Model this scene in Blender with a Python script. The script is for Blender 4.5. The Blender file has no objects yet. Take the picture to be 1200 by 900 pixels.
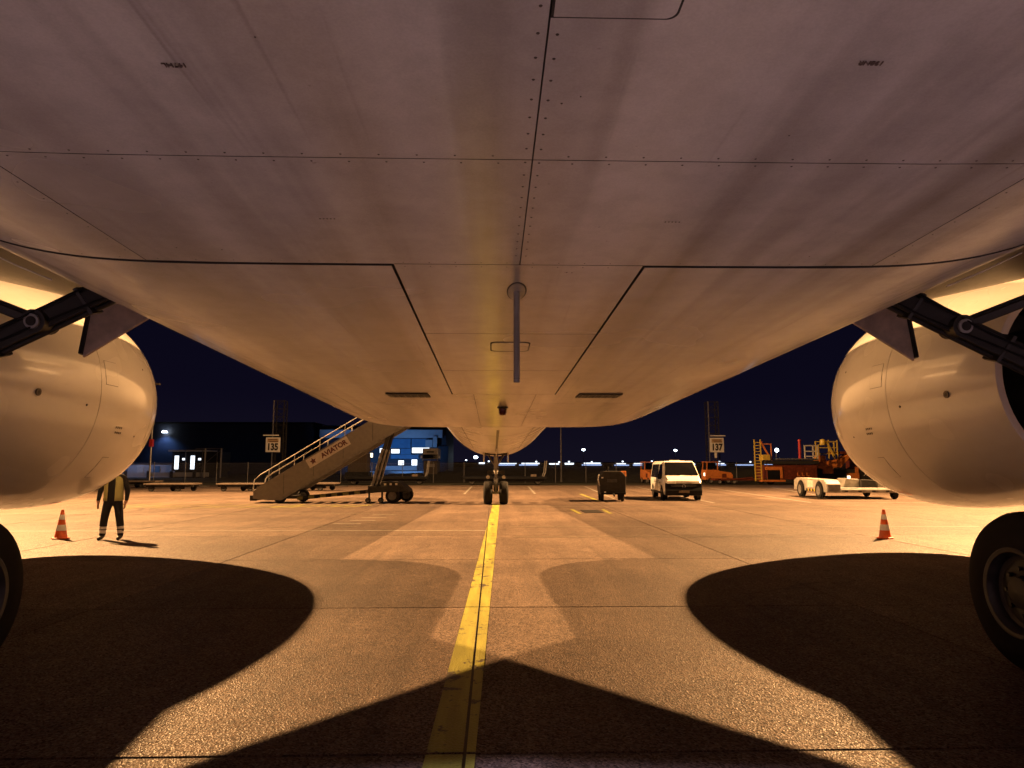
import bpy, bmesh, math, random
from mathutils import Vector, Matrix
R = math.radians
random.seed(7)
S = bpy.context.scene
COL = S.collection

# ------------------------------------------------------------------ camera
cam = bpy.data.cameras.new('camera')
cam.sensor_width = 36.0
cam.lens = 24.0
cam.clip_start = 0.05
cam.clip_end = 8000
cam_o = bpy.data.objects.new('camera', cam)
COL.objects.link(cam_o)
cam_o.location = (-0.11, 0.0, 1.8)
cam_o.rotation_mode = 'XYZ'
cam_o.rotation_euler = (R(90) + math.atan(94 / 800), 0.0, -math.atan(21.5 / 800))
S.camera = cam_o

# ------------------------------------------------------------------ night sky
W = bpy.data.worlds.new('World')
S.world = W
W.use_nodes = True
wn = W.node_tree
for n in list(wn.nodes):
    wn.nodes.remove(n)
w_out = wn.nodes.new('ShaderNodeOutputWorld')
w_bg = wn.nodes.new('ShaderNodeBackground')
w_bg.inputs['Color'].default_value = (0.19, 0.15, 0.52, 1)
w_bg.inputs['Strength'].default_value = 1.0
# night sky: the glow of the airport and town fades upwards, the same all round
w_tc = wn.nodes.new('ShaderNodeTexCoord')
w_sep = wn.nodes.new('ShaderNodeSeparateXYZ')
w_rmp = wn.nodes.new('ShaderNodeValToRGB')
wn.links.new(w_tc.outputs['Generated'], w_sep.inputs[0])
wn.links.new(w_sep.outputs['Z'], w_rmp.inputs[0])
w_el = w_rmp.color_ramp.elements
w_el[0].position = 0.0
w_el[0].color = (0.0062, 0.0050, 0.0120, 1)
w_el[1].position = 0.45
w_el[1].color = (0.0018, 0.0016, 0.0062, 1)
w_e = w_el.new(0.10)
w_e.color = (0.0034, 0.0027, 0.0092, 1)
wn.links.new(w_rmp.outputs[0], w_bg.inputs['Color'])
wn.links.new(w_bg.outputs[0], w_out.inputs['Surface'])

# ------------------------------------------------------------------ floodlights of the apron
def lamp(name, kind, loc, power, color, radius=0.3, **kw):
    l = bpy.data.lights.new(name, kind)
    l.energy = power
    l.color = color
    l.shadow_soft_size = radius
    for k, v in kw.items():
        setattr(l, k, v)
    o = bpy.data.objects.new(name, l)
    o.location = loc
    COL.objects.link(o)
    return o

SODIUM = (1.0, 0.525, 0.20)
def flood(name, loc, aim, power, col, cone, blend, radius):
    l = lamp(name, 'SPOT', loc, power, col, radius, spot_size=R(cone), spot_blend=blend)
    l.rotation_mode = 'QUATERNION'
    l.rotation_quaternion = (Vector(aim) - Vector(loc)).to_track_quat('-Z', 'Y')
    return l
for sx in (-1, 1):
    flood('floodlight', (sx * 31.2, 36.9, 23.8), (sx * -3, 17, 0), 255000, SODIUM, 146, 1.0, 0.12)
    flood('floodlight', (sx * 31.5, 36.5, 23.8), (sx * -3, 17, 0), 100000, SODIUM, 146, 1.0, 0.12)
# white floodlights of the terminal behind the photographer, aimed at the ground behind the wing
for sx in (-1, 1):
    flood('terminal_floodlight', (sx * 27.0, -7.0, 25.0), (sx * 5.0, -12.0, 0), 200000, (0.86, 0.73, 1.0), 56, 0.5, 0.4)

S.view_settings.view_transform = 'Standard'
S.view_settings.look = 'None'
S.view_settings.exposure = 0.0
S.view_settings.gamma = 1.0
S.render.engine = 'CYCLES'
S.cycles.use_denoising = True
S.cycles.max_bounces = 8
S.cycles.diffuse_bounces = 5
S.cycles.glossy_bounces = 4
S.cycles.sample_clamp_indirect = 6.0
S.cycles.sample_clamp_direct = 0.0

# ------------------------------------------------------------------ materials
def nodes_of(name):
    m = bpy.data.materials.new(name)
    m.use_nodes = True
    t = m.node_tree
    return m, t, t.nodes['Principled BSDF']

def N(t, kind, **kw):
    n = t.nodes.new(kind)
    for k, v in kw.items():
        if k in n.inputs:
            n.inputs[k].default_value = v
        else:
            setattr(n, k, v)
    return n

def mixc(t, fac, a, b, mode='MIX'):
    n = t.nodes.new('ShaderNodeMix')
    n.data_type = 'RGBA'
    n.blend_type = mode
    for sock, v in ((0, fac), (6, a), (7, b)):
        if hasattr(v, 'is_linked') or hasattr(v, 'links'):
            t.links.new(v, n.inputs[sock])
        elif sock == 0:
            n.inputs[0].default_value = v
        else:
            n.inputs[sock].default_value = (*v, 1) if len(v) == 3 else v
    return n.outputs[2]

def ramp(t, fac, stops):
    n = t.nodes.new('ShaderNodeValToRGB')
    n.color_ramp.interpolation = 'EASE'
    el = n.color_ramp.elements
    while len(el) > 1:
        el.remove(el[0])
    el[0].position = stops[0][0]
    c = stops[0][1]
    el[0].color = (c, c, c, 1) if not hasattr(c, '__len__') else (*c, 1)
    for p, c in stops[1:]:
        e = el.new(p)
        e.color = (c, c, c, 1) if not hasattr(c, '__len__') else (*c, 1)
    t.links.new(fac, n.inputs[0])
    return n.outputs[0]

def pos(t, scale=(1, 1, 1)):
    g = t.nodes.new('ShaderNodeTexCoord')
    mp = t.nodes.new('ShaderNodeMapping')
    mp.inputs['Scale'].default_value = scale
    t.links.new(g.outputs['Object'], mp.inputs[0])
    return mp.outputs[0]

def wpos(t, scale=(1, 1, 1)):
    g = t.nodes.new('ShaderNodeNewGeometry')
    mp = t.nodes.new('ShaderNodeMapping')
    mp.inputs['Scale'].default_value = scale
    t.links.new(g.outputs['Position'], mp.inputs[0])
    return mp.outputs[0]

def noise(t, vec, scale, detail=4, rough=0.55):
    n = t.nodes.new('ShaderNodeTexNoise')
    n.inputs['Scale'].default_value = scale
    n.inputs['Detail'].default_value = detail
    n.inputs['Roughness'].default_value = rough
    t.links.new(vec, n.inputs['Vector'])
    return n.outputs['Fac']

def bump(t, h, strength, dist, prev=None):
    b = t.nodes.new('ShaderNodeBump')
    b.inputs['Strength'].default_value = strength
    b.inputs['Distance'].default_value = dist
    t.links.new(h, b.inputs['Height'])
    if prev is not None:
        t.links.new(prev, b.inputs['Normal'])
    return b.outputs[0]

def plain(name, col, rough=0.5, metal=0.0, wear=0.25, scale=6.0, coat=0.0, bmp=0.0, spec=0.5):
    m, t, b = nodes_of(name)
    b.inputs['Specular IOR Level'].default_value = spec
    v = pos(t)
    f = noise(t, v, scale, 5)
    dark = tuple(c * (1 - wear) for c in col)
    lite = tuple(min(1, c * (1 + wear * 0.6)) for c in col)
    t.links.new(mixc(t, ramp(t, f, [(0.3, 0.0), (0.7, 1.0)]), dark, lite), b.inputs['Base Color'])
    rr = t.nodes.new('ShaderNodeMapRange')
    rr.inputs[3].default_value = max(0.02, rough - 0.12)
    rr.inputs[4].default_value = min(1, rough + 0.12)
    t.links.new(f, rr.inputs[0])
    t.links.new(rr.outputs[0], b.inputs['Roughness'])
    b.inputs['Metallic'].default_value = metal
    b.inputs['Coat Weight'].default_value = coat
    b.inputs['Coat Roughness'].default_value = 0.12
    if bmp:
        t.links.new(bump(t, noise(t, v, scale * 12, 3), bmp, 0.01), b.inputs['Normal'])
    return m

def glow(name, col, strength):
    m, t, b = nodes_of(name)
    b.inputs['Base Color'].default_value = (0.04, 0.04, 0.05, 1)
    b.inputs['Emission Color'].default_value = (*col, 1)
    b.inputs['Emission Strength'].default_value = strength
    return m

def concrete(name, base, tone=0.16):
    m, t, b = nodes_of(name)
    v = wpos(t)
    oi = t.nodes.new('ShaderNodeObjectInfo')
    big = noise(t, v, 0.35, 5, 0.6)
    mid = noise(t, v, 3.0, 6, 0.65)
    streak = noise(t, wpos(t, (2.2, 0.12, 1)), 1.0, 4, 0.6)
    vor = t.nodes.new('ShaderNodeTexVoronoi')
    vor.inputs['Scale'].default_value = 66.0
    t.links.new(v, vor.inputs['Vector'])
    vor2 = t.nodes.new('ShaderNodeTexVoronoi')
    vor2.inputs['Scale'].default_value = 130.0
    t.links.new(v, vor2.inputs['Vector'])
    sep = t.nodes.new('ShaderNodeSeparateColor')
    t.links.new(vor.outputs['Color'], sep.inputs[0])
    c1 = mixc(t, ramp(t, sep.outputs[0], [(0.0, 0.0), (1.0, 1.0)]), tuple(c * 0.38 for c in base), tuple(c * 1.7 for c in base))
    c2 = mixc(t, ramp(t, big, [(0.32, 0.0), (0.68, 1.0)]), (0.78, 0.76, 0.75), (1.16, 1.15, 1.12))
    c3 = mixc(t, ramp(t, mid, [(0.35, 0.0), (0.7, 1.0)]), (0.86, 0.86, 0.86), (1.08, 1.08, 1.08))
    c4 = mixc(t, oi.outputs['Random'], (1 - tone,) * 3, (1 + tone,) * 3)
    c5 = mixc(t, ramp(t, streak, [(0.34, 0.0), (0.62, 1.0)]), (0.84, 0.84, 0.85), (1.05, 1.05, 1.05))
    col = c1
    for c in (c2, c3, c4, c5):
        col = mixc(t, 1.0, col, c, 'MULTIPLY')
    # oil stains with a shape of their own
    st = noise(t, wpos(t, (1, 0.6, 1)), 0.9, 3, 0.5)
    col = mixc(t, ramp(t, st, [(0.63, 0.0), (0.74, 0.55)]), col, tuple(c * 0.35 for c in base))
    # hairline cracks and tyre scuffs
    ck = t.nodes.new('ShaderNodeTexVoronoi')
    ck.feature = 'DISTANCE_TO_EDGE'
    ck.inputs['Scale'].default_value = 0.23
    nz = t.nodes.new('ShaderNodeTexNoise')
    nz.inputs['Scale'].default_value = 1.4
    nz.inputs['Detail'].default_value = 6
    t.links.new(v, nz.inputs['Vector'])
    va = t.nodes.new('ShaderNodeVectorMath')
    va.operation = 'MULTIPLY_ADD'
    va.inputs[1].default_value = (0.9, 0.9, 0.0)
    t.links.new(nz.outputs['Color'], va.inputs[0])
    t.links.new(v, va.inputs[2])
    t.links.new(va.outputs[0], ck.inputs['Vector'])
    crk = ramp(t, ck.outputs['Distance'], [(0.0, 0.75), (0.004, 0.0)])
    msk = ramp(t, noise(t, v, 0.11, 2), [(0.50, 0.0), (0.58, 1.0)])
    mm = t.nodes.new('ShaderNodeMath')
    mm.operation = 'MULTIPLY'
    t.links.new(crk, mm.inputs[0])
    t.links.new(msk, mm.inputs[1])
    col = mixc(t, mm.outputs[0], col, tuple(c * 0.25 for c in base))
    ty = ramp(t, noise(t, wpos(t, (2.6, 0.045, 1)), 1.0, 2, 0.4), [(0.60, 0.0), (0.72, 0.5)])
    col = mixc(t, ty, col, tuple(c * 0.45 for c in base))
    t.links.new(col, b.inputs['Base Color'])
    rm = t.nodes.new('ShaderNodeMapRange')
    rm.inputs[3].default_value = 0.34
    rm.inputs[4].default_value = 0.95
    t.links.new(sep.outputs[1], rm.inputs[0])
    t.links.new(rm.outputs[0], b.inputs['Roughness'])
    b.inputs['Specular IOR Level'].default_value = 0.24
    n1 = bump(t, vor.outputs['Distance'], 0.6, 0.010)
    n2 = bump(t, vor2.outputs['Distance'], 0.5, 0.004, n1)
    n3 = bump(t, mid, 0.30, 0.010, n2)
    t.links.new(n3, b.inputs['Normal'])
    return m

def worn_paint(name, col, ground, wear_lo, wear_hi, scale=5.0):
    m, t, b = nodes_of(name)
    v = wpos(t)
    f = noise(t, v, scale, 8, 0.72)
    g = noise(t, v, 0.6, 3)
    add = t.nodes.new('ShaderNodeMath')
    add.operation = 'MULTIPLY_ADD'
    add.inputs[1].default_value = 0.55
    t.links.new(g, add.inputs[0])
    t.links.new(f, add.inputs[2])
    worn = ramp(t, add.outputs[0], [(wear_lo, 0.0), (wear_hi, 1.0)])
    dirt = mixc(t, ramp(t, noise(t, wpos(t, (3, 0.3, 1)), 2.0, 5), [(0.35, 0.0), (0.7, 1.0)]), tuple(c * 0.62 for c in col), col)
    t.links.new(mixc(t, worn, dirt, ground), b.inputs['Base Color'])
    b.inputs['Roughness'].default_value = 0.5
    vor = t.nodes.new('ShaderNodeTexVoronoi')
    vor.inputs['Scale'].default_value = 62.0
    t.links.new(v, vor.inputs['Vector'])
    t.links.new(bump(t, vor.outputs['Distance'], 0.45, 0.008), b.inputs['Normal'])
    return m

def aircraft_paint(name, col, rough, grime, streak_strength, coat=0.0):
    m, t, b = nodes_of(name)
    v = pos(t)
    st = noise(t, pos(t, (1.5, 0.13, 0.8)), 1.0, 2, 0.4)
    st2 = noise(t, pos(t, (6.0, 0.22, 3.0)), 1.0, 3, 0.45)
    blot = noise(t, v, 0.8, 2, 0.4)
    spk = noise(t, v, 26.0, 2, 0.5)
    run = noise(t, pos(t, (17.0, 0.30, 8.0)), 1.0, 2, 0.5)
    c = mixc(t, ramp(t, st, [(0.30, streak_strength), (0.62, 0.0)]), col, grime)
    c = mixc(t, ramp(t, st2, [(0.26, streak_strength * 0.55), (0.55, 0.0)]), c, grime)
    c = mixc(t, ramp(t, run, [(0.66, 0.0), (0.84, streak_strength * 0.8)]), c, grime)
    c = mixc(t, ramp(t, spk, [(0.74, 0.0), (0.82, 0.4)]), c, grime)
    mot = noise(t, v, 4.5, 9, 0.68)
    c = mixc(t, 1.0, c, mixc(t, ramp(t, mot, [(0.30, 0.0), (0.70, 1.0)]), (1 - streak_strength * 0.30,) * 3, (1.0, 1.0, 1.0)), 'MULTIPLY')
    grn = noise(t, v, 120.0, 3, 0.6)
    c = mixc(t, 1.0, c, mixc(t, ramp(t, grn, [(0.30, 0.0), (0.70, 1.0)]), (1 - streak_strength * 0.16,) * 3, (1.0, 1.0, 1.0)), 'MULTIPLY')
    t.links.new(c, b.inputs['Base Color'])
    rm = t.nodes.new('ShaderNodeMapRange')
    rm.inputs[3].default_value = rough - 0.05
    rm.inputs[4].default_value = rough + 0.12
    t.links.new(blot, rm.inputs[0])
    t.links.new(rm.outputs[0], b.inputs['Roughness'])
    b.inputs['Coat Weight'].default_value = coat
    b.inputs['Coat Roughness'].default_value = 0.06
    # slight waviness of the skin
    t.links.new(bump(t, noise(t, pos(t, (1.2, 0.5, 1.2)), 1.0, 1), 0.03, 0.03), b.inputs['Normal'])
    return m

CONC = (0.114, 0.083, 0.066)
M = {}
M['concrete'] = concrete('apron_concrete', CONC)
M['apron_far'] = concrete('apron_concrete_far', tuple(c * 0.98 for c in CONC), 0.0)
M['sealant'] = plain('joint_sealant', (0.022, 0.020, 0.020), 0.55)
M['grass'] = plain('night_grass', (0.030, 0.028, 0.012), 0.9, wear=0.5, scale=1.5, bmp=0.6)
M['yellow_line'] = worn_paint('worn_yellow_paint', (0.37, 0.36, 0.06), (0.05, 0.040, 0.033), 0.825, 0.90)
M['white_line'] = worn_paint('worn_white_paint', (0.30, 0.28, 0.25), (0.085, 0.075, 0.065), 0.84, 1.0)
M['faint_line'] = worn_paint('faded_marking_paint', (0.16, 0.135, 0.10), (0.105, 0.088, 0.074), 0.72, 0.95)
M['faint_yellow'] = worn_paint('faded_yellow_paint', (0.19, 0.18, 0.035), (0.105, 0.088, 0.074), 0.74, 0.98)
M['belly'] = aircraft_paint('belly_paint', (0.66, 0.615, 0.59), 0.21, (0.16, 0.115, 0.095), 0.55)
M['body'] = aircraft_paint('fuselage_paint', (0.66, 0.64, 0.61), 0.26, (0.25, 0.20, 0.16), 0.35)
M['cowl'] = aircraft_paint('nacelle_paint', (0.80, 0.77, 0.72), 0.22, (0.40, 0.32, 0.25), 0.12, 0.7)
M['lip'] = plain('bare_metal_lip', (0.62, 0.61, 0.60), 0.28, 0.9, wear=0.1)
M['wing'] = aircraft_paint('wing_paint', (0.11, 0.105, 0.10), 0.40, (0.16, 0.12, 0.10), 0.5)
M['seam'] = plain('seam_black', (0.018, 0.014, 0.013), 0.7)
M['rivet'] = plain('fastener_heads', (0.075, 0.055, 0.048), 0.5, 0.3)
M['ink'] = plain('stencil_ink', (0.11, 0.075, 0.07), 0.6)
M['gear_dark'] = plain('gear_steel_dark', (0.028, 0.026, 0.025), 0.45, 0.3)
M['gear_grey'] = plain('gear_paint_grey', (0.30, 0.29, 0.28), 0.4, 0.1)
M['chrome'] = plain('oleo_chrome', (0.7, 0.7, 0.7), 0.15, 1.0, wear=0.05)
M['tyre'] = plain('tyre_rubber', (0.016, 0.015, 0.015), 0.75, spec=0.2, wear=0.3, scale=10, bmp=0.2)
M['rim'] = plain('wheel_rim_grey', (0.065, 0.06, 0.058), 0.42, 0.3)
M['steel'] = plain('brushed_steel', (0.34, 0.33, 0.32), 0.35, 0.8)
M['mast_tube'] = plain('drain_mast_tube', (0.26, 0.235, 0.21), 0.45)
M['beacon'] = plain('beacon_red_glass', (0.09, 0.008, 0.006), 0.15)
M['hot'] = plain('nozzle_metal_dark', (0.05, 0.045, 0.04), 0.5, 0.6)
M['white'] = plain('white_vehicle_paint', (0.78, 0.77, 0.74), 0.25, wear=0.06, coat=0.5)
M['offwhite'] = plain('offwhite_paint', (0.58, 0.55, 0.50), 0.45, wear=0.2)
M['black'] = plain('black_plastic', (0.010, 0.010, 0.011), 0.5, spec=0.15)
M['glass'] = plain('dark_vehicle_glass', (0.006, 0.006, 0.007), 0.0, wear=0.05, spec=0.35)
M['dark_grey'] = plain('dark_grey_paint', (0.030, 0.028, 0.027), 0.5, spec=0.2)
M['fin_grey'] = plain('gear_door_grey', (0.58, 0.46, 0.37), 0.5)
M['mid_grey'] = plain('mid_grey_paint', (0.16, 0.15, 0.145), 0.5)
M['stair_grey'] = plain('stair_panel_grey', (0.17, 0.155, 0.14), 0.5, wear=0.12)
M['rail'] = plain('aluminium_rail', (0.60, 0.59, 0.57), 0.35, 0.5)
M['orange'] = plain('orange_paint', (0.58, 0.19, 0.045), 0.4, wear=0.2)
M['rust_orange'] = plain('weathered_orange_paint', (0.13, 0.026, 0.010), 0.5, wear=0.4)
M['yellow'] = plain('yellow_paint', (0.58, 0.42, 0.07), 0.4, wear=0.15)
M['red'] = plain('red_paint', (0.42, 0.025, 0.02), 0.4)
M['cone_orange'] = plain('cone_orange_plastic', (0.68, 0.105, 0.012), 0.45, wear=0.2)
M['reflective'] = plain('reflective_white', (0.72, 0.72, 0.74), 0.35, wear=0.08)
M['chain'] = plain('galvanised_wire', (0.32, 0.31, 0.30), 0.45, 0.6)
M['navy'] = plain('navy_workwear', (0.010, 0.010, 0.018), 0.85)
M['hivis'] = plain('hi_vis_yellow', (0.40, 0.39, 0.17), 0.7, wear=0.1)
M['skin'] = plain('skin', (0.42, 0.24, 0.17), 0.5, wear=0.08)
M['hair'] = plain('dark_hair', (0.02, 0.015, 0.012), 0.7)
M['boot'] = plain('boot_leather', (0.012, 0.010, 0.010), 0.5)
M['plate_white'] = plain('name_plate_white', (0.46, 0.42, 0.39), 0.5, wear=0.12)
M['offwhite_dirty'] = plain('offwhite_dirty_paint', (0.30, 0.28, 0.25), 0.5, wear=0.35, scale=3)
M['sign_white'] = plain('sign_white', (0.80, 0.77, 0.74), 0.5, wear=0.06)
M['sign_tan'] = plain('sign_tan', (0.50, 0.36, 0.20), 0.5, wear=0.06)
M['logo_red'] = plain('logo_dark_red', (0.085, 0.018, 0.020), 0.5, wear=0.05)
M['facade_blue'] = plain('facade_blue_panel', (0.07, 0.20, 0.34), 0.5, wear=0.15, scale=1.0)
M['facade_dark'] = plain('facade_dark', (0.024, 0.024, 0.036), 0.6, wear=0.2, scale=0.5)
M['facade_pale'] = plain('facade_pale', (0.45, 0.45, 0.46), 0.6, wear=0.12, scale=0.6)
M['deck_wood'] = plain('dolly_deck', (0.13, 0.10, 0.08), 0.6, wear=0.3)
M['beige'] = plain('container_beige', (0.19, 0.145, 0.10), 0.6, wear=0.15)
M['lit_white'] = glow('lit_window_white', (0.82, 0.90, 1.0), 2.2)
M['lit_blue'] = glow('lit_blue_lamp', (0.42, 0.70, 1.0), 2.2)
M['lit_strip'] = glow('lit_blue_strip', (0.42, 0.58, 1.0), 1.1)
M['lit_star'] = glow('lit_white_lamp', (0.72, 0.86, 1.0), 16.0)
M['lit_warm'] = glow('lit_warm_glow', (1.0, 0.78, 0.5), 4.0)
M['lit_blue_panel'] = glow('lit_blue_facade_band', (0.10, 0.32, 0.75), 0.28)
M['hedge'] = plain('dark_bank', (0.02, 0.018, 0.013), 0.95)

# ------------------------------------------------------------------ mesh helpers
class MB:
    """Collects shapes and links them as one mesh object."""
    def __init__(s):
        s.v, s.f, s.m = [], [], []
    def add(s, vs, fs, mi=0):
        o = len(s.v)
        s.v += [tuple(v) for v in vs]
        s.f += [tuple(i + o for i in f) for f in fs]
        s.m += [mi] * len(fs)
        return s
    def box(s, lo, hi, mi=0):
        x0, y0, z0 = lo
        x1, y1, z1 = hi
        return s.add([(x0, y0, z0), (x1, y0, z0), (x1, y1, z0), (x0, y1, z0), (x0, y0, z1), (x1, y0, z1), (x1, y1, z1), (x0, y1, z1)],
                     [(3, 2, 1, 0), (4, 5, 6, 7), (0, 1, 5, 4), (1, 2, 6, 5), (2, 3, 7, 6), (3, 0, 4, 7)], mi)
    def cbox(s, c, d, mi=0):
        return s.box([c[i] - d[i] / 2 for i in range(3)], [c[i] + d[i] / 2 for i in range(3)], mi)
    def bar(s, a, b, w, h, mi=0, up=(0, 0, 1)):
        a, b = Vector(a), Vector(b)
        d = (b - a).normalized()
        u = Vector(up)
        if abs(d.dot(u)) > 0.98:
            u = Vector((0, 1, 0))
        r = d.cross(u).normalized()
        u = r.cross(d).normalized()
        vs = []
        for p in (a, b):
            for i, j in ((-1, -1), (1, -1), (1, 1), (-1, 1)):
                vs.append(p + r * (i * w / 2) + u * (j * h / 2))
        return s.add(vs, [(3, 2, 1, 0), (4, 5, 6, 7), (0, 1, 5, 4), (1, 2, 6, 5), (2, 3, 7, 6), (3, 0, 4, 7)], mi)
    def tube(s, pts, r, n=8, mi=0, caps=True):
        pts = [Vector(p) for p in pts]
        rs = r if hasattr(r, '__len__') else [r] * len(pts)
        vs, fs = [], []
        for i, p in enumerate(pts):
            d = (pts[min(i + 1, len(pts) - 1)] - pts[max(i - 1, 0)]).normalized()
            u = Vector((0, 0, 1)) if abs(d.z) < 0.9 else Vector((0, 1, 0))
            a = d.cross(u).normalized()
            b = d.cross(a).normalized()
            for k in range(n):
                t = 2 * math.pi * k / n
                vs.append(p + (a * math.cos(t) + b * math.sin(t)) * rs[i])
        for i in range(len(pts) - 1):
            for k in range(n):
                k2 = (k + 1) % n
                fs.append((i * n + k, (i + 1) * n + k, (i + 1) * n + k2, i * n + k2))
        if caps:
            fs.append(tuple(range(n)))
            fs.append(tuple((len(pts) - 1) * n + k for k in reversed(range(n))))
        return s.add(vs, fs, mi)
    def lathe(s, prof, c, axis='Y', n=32, mi=0, closed=False):
        """prof: (along, radius) pairs turned about an axis through c."""
        vs, fs = [], []
        for (a, r) in prof:
            for k in range(n):
                t = 2 * math.pi * k / n
                p, q = r * math.cos(t), r * math.sin(t)
                if axis == 'Y':
                    vs.append((c[0] + p, c[1] + a, c[2] + q))
                elif axis == 'X':
                    vs.append((c[0] + a, c[1] + p, c[2] + q))
                else:
                    vs.append((c[0] + p, c[1] + q, c[2] + a))
        m = len(prof)
        for i in range(m if closed else m - 1):
            i2 = (i + 1) % m
            for k in range(n):
                k2 = (k + 1) % n
                fs.append((i * n + k, i * n + k2, i2 * n + k2, i2 * n + k))
        return s.add(vs, fs, mi)
    def prism(s, poly, a0, a1, axis='Y', mi=0):
        """poly in the plane across the axis, run from a0 to a1 along it."""
        n = len(poly)
        def P(p, a):
            return (p[0], a, p[1]) if axis == 'Y' else ((a, p[0], p[1]) if axis == 'X' else (p[0], p[1], a))
        vs = [P(p, a0) for p in poly] + [P(p, a1) for p in poly]
        fs = [tuple(range(n)), tuple(range(2 * n - 1, n - 1, -1))]
        for i in range(n):
            j = (i + 1) % n
            fs.append((i, i + n, j + n, j))
        return s.add(vs, fs, mi)
    def quad(s, a, b, c, d, mi=0):
        return s.add([a, b, c, d], [(0, 1, 2, 3)], mi)
    def build(s, name, mat, parent=None, smooth=None, bevel=0.0, kind=None, label=None):
        me = bpy.data.meshes.new(name)
        me.from_pydata(s.v, [], s.f)
        mats = mat if isinstance(mat, (list, tuple)) else [mat]
        for m in mats:
            me.materials.append(M[m] if isinstance(m, str) else m)
        if len(mats) > 1:
            me.polygons.foreach_set('material_index', s.m)
        bm = bmesh.new()
        bm.from_mesh(me)
        bmesh.ops.recalc_face_normals(bm, faces=bm.faces)
        bm.to_mesh(me)
        bm.free()
        if smooth:
            me.polygons.foreach_set('use_smooth', [True] * len(me.polygons))
            me.set_sharp_from_angle(angle=R(smooth))
        me.update()
        o = bpy.data.objects.new(name, me)
        COL.objects.link(o)
        if parent is not None:
            o.parent = parent
        if bevel:
            b = o.modifiers.new('edge', 'BEVEL')
            b.width = bevel
            b.segments = 2
            b.limit_method = 'ANGLE'
            b.angle_limit = R(40)
        if kind:
            o['kind'] = kind
        if label:
            o['label'] = label
        return o

def thing(name, label, cat, loc=(0, 0, 0), rz=0.0, group=None):
    o = bpy.data.objects.new(name, None)
    o.empty_display_size = 0.3
    COL.objects.link(o)
    o.location = loc
    o.rotation_euler = (0, 0, rz)
    tag(o, label, cat, group)
    return o

def tag(o, label, cat, group=None):
    o['label'] = label
    o['category'] = cat
    if group:
        o['group'] = group
    return o

def copy_tree(o, label=None, loc=None, rz=None, parent=None):
    c = o.copy()
    COL.objects.link(c)
    if parent is not None:
        c.parent = parent
    if label:
        c['label'] = label
    if loc is not None:
        c.location = loc
    if rz is not None:
        c.rotation_euler = (0, 0, rz)
    for ch in [x for x in bpy.data.objects if x.parent == o]:
        copy_tree(ch, parent=c)
    return c

def text_mesh(body, size, bold=0.0, align='CENTER'):
    cu = bpy.data.curves.new('lettering', 'FONT')
    cu.body = body
    cu.size = size
    cu.align_x = align
    cu.align_y = 'CENTER'
    cu.offset = bold
    cu.extrude = 0.002
    to = bpy.data.objects.new('lettering_source', cu)
    COL.objects.link(to)
    dg = bpy.context.evaluated_depsgraph_get()
    me = bpy.data.meshes.new_from_object(to.evaluated_get(dg))
    bpy.data.objects.remove(to)
    bpy.data.curves.remove(cu)
    return me

def lettering(name, body, size, mtx, mat, parent=None, bold=0.0, align='CENTER'):
    me = text_mesh(body, size, bold, align)
    me.transform(mtx)
    me.materials.clear()
    me.materials.append(M[mat])
    o = bpy.data.objects.new(name, me)
    COL.objects.link(o)
    if parent is not None:
        o.parent = parent
    return o

def structure(o):
    o['kind'] = 'structure'
    return o

FACE_CAM = Matrix.Rotation(R(90), 4, 'X')       # lettering upright, read from the -Y side

# ------------------------------------------------------------------ ground
g = MB()
g.quad((-4000, -4000, -0.09), (4000, -4000, -0.09), (4000, 4000, -0.09), (-4000, 4000, -0.09))
structure(g.build('ground', 'grass'))

JX0, DX = -0.285, 4.83
JY0, DY = 4.52, 4.41
apron_mb = MB()
apron_mb.box((-110, -75, -0.06), (110, 60.5, -0.028))
apron = structure(apron_mb.build('apron', 'apron_far'))
gap = 0.0095
bmS = MB()
hx, hy, bv = DX / 2 - gap, DY / 2 - gap, 0.006
ring = lambda a, b, z: [(-a, -b, z), (a, -b, z), (a, b, z), (-a, b, z)]
bmS.add(ring(hx, hy, -0.027) + ring(hx, hy, -bv) + ring(hx - bv, hy - bv, 0.0),
        [(0, 1, 5, 4), (1, 2, 6, 5), (2, 3, 7, 6), (3, 0, 4, 7), (4, 5, 9, 8), (5, 6, 10, 9), (6, 7, 11, 10), (7, 4, 8, 11), (8, 9, 10, 11)])
slab0 = None
seal = MB()
NXA, NXB, NYA, NYB = -7, 7, -2, 13
for j in range(NYA, NYB):
    for i in range(NXA, NXB):
        c = (JX0 + (i + 0.5) * DX, JY0 + (j - 0.5) * DY, 0.0)
        if slab0 is None:
            slab0 = bmS.build('slab', 'concrete', apron)
            s = slab0
        else:
            s = slab0.copy()
            COL.objects.link(s)
            s.parent = apron
        s.location = (c[0], c[1], random.uniform(-0.0025, 0.0))
for i in range(NXA, NXB + 1):
    x = JX0 + i * DX
    seal.box((x - gap, JY0 + (NYA - 1) * DY, -0.027), (x + gap, JY0 + (NYB - 1) * DY, -0.009))
for j in range(NYA - 1, NYB):
    y = JY0 + j * DY
    for i in range(NXA, NXB):
        seal.box((JX0 + i * DX + gap + 0.001, y - gap, -0.027), (JX0 + (i + 1) * DX - gap - 0.001, y + gap, -0.0095))
seal.build('joint_sealant', 'sealant', apron, kind='stuff')

def splits(a, b, o, d):
    """cut the run a..b at the slab joints"""
    ks = [o + k * d for k in range(-40, 60) if a < o + k * d < b]
    e = [a] + ks + [b]
    return [(e[i] + (0.016 if i else 0), e[i + 1] - (0.016 if i < len(e) - 2 else 0)) for i in range(len(e) - 1)]

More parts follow.
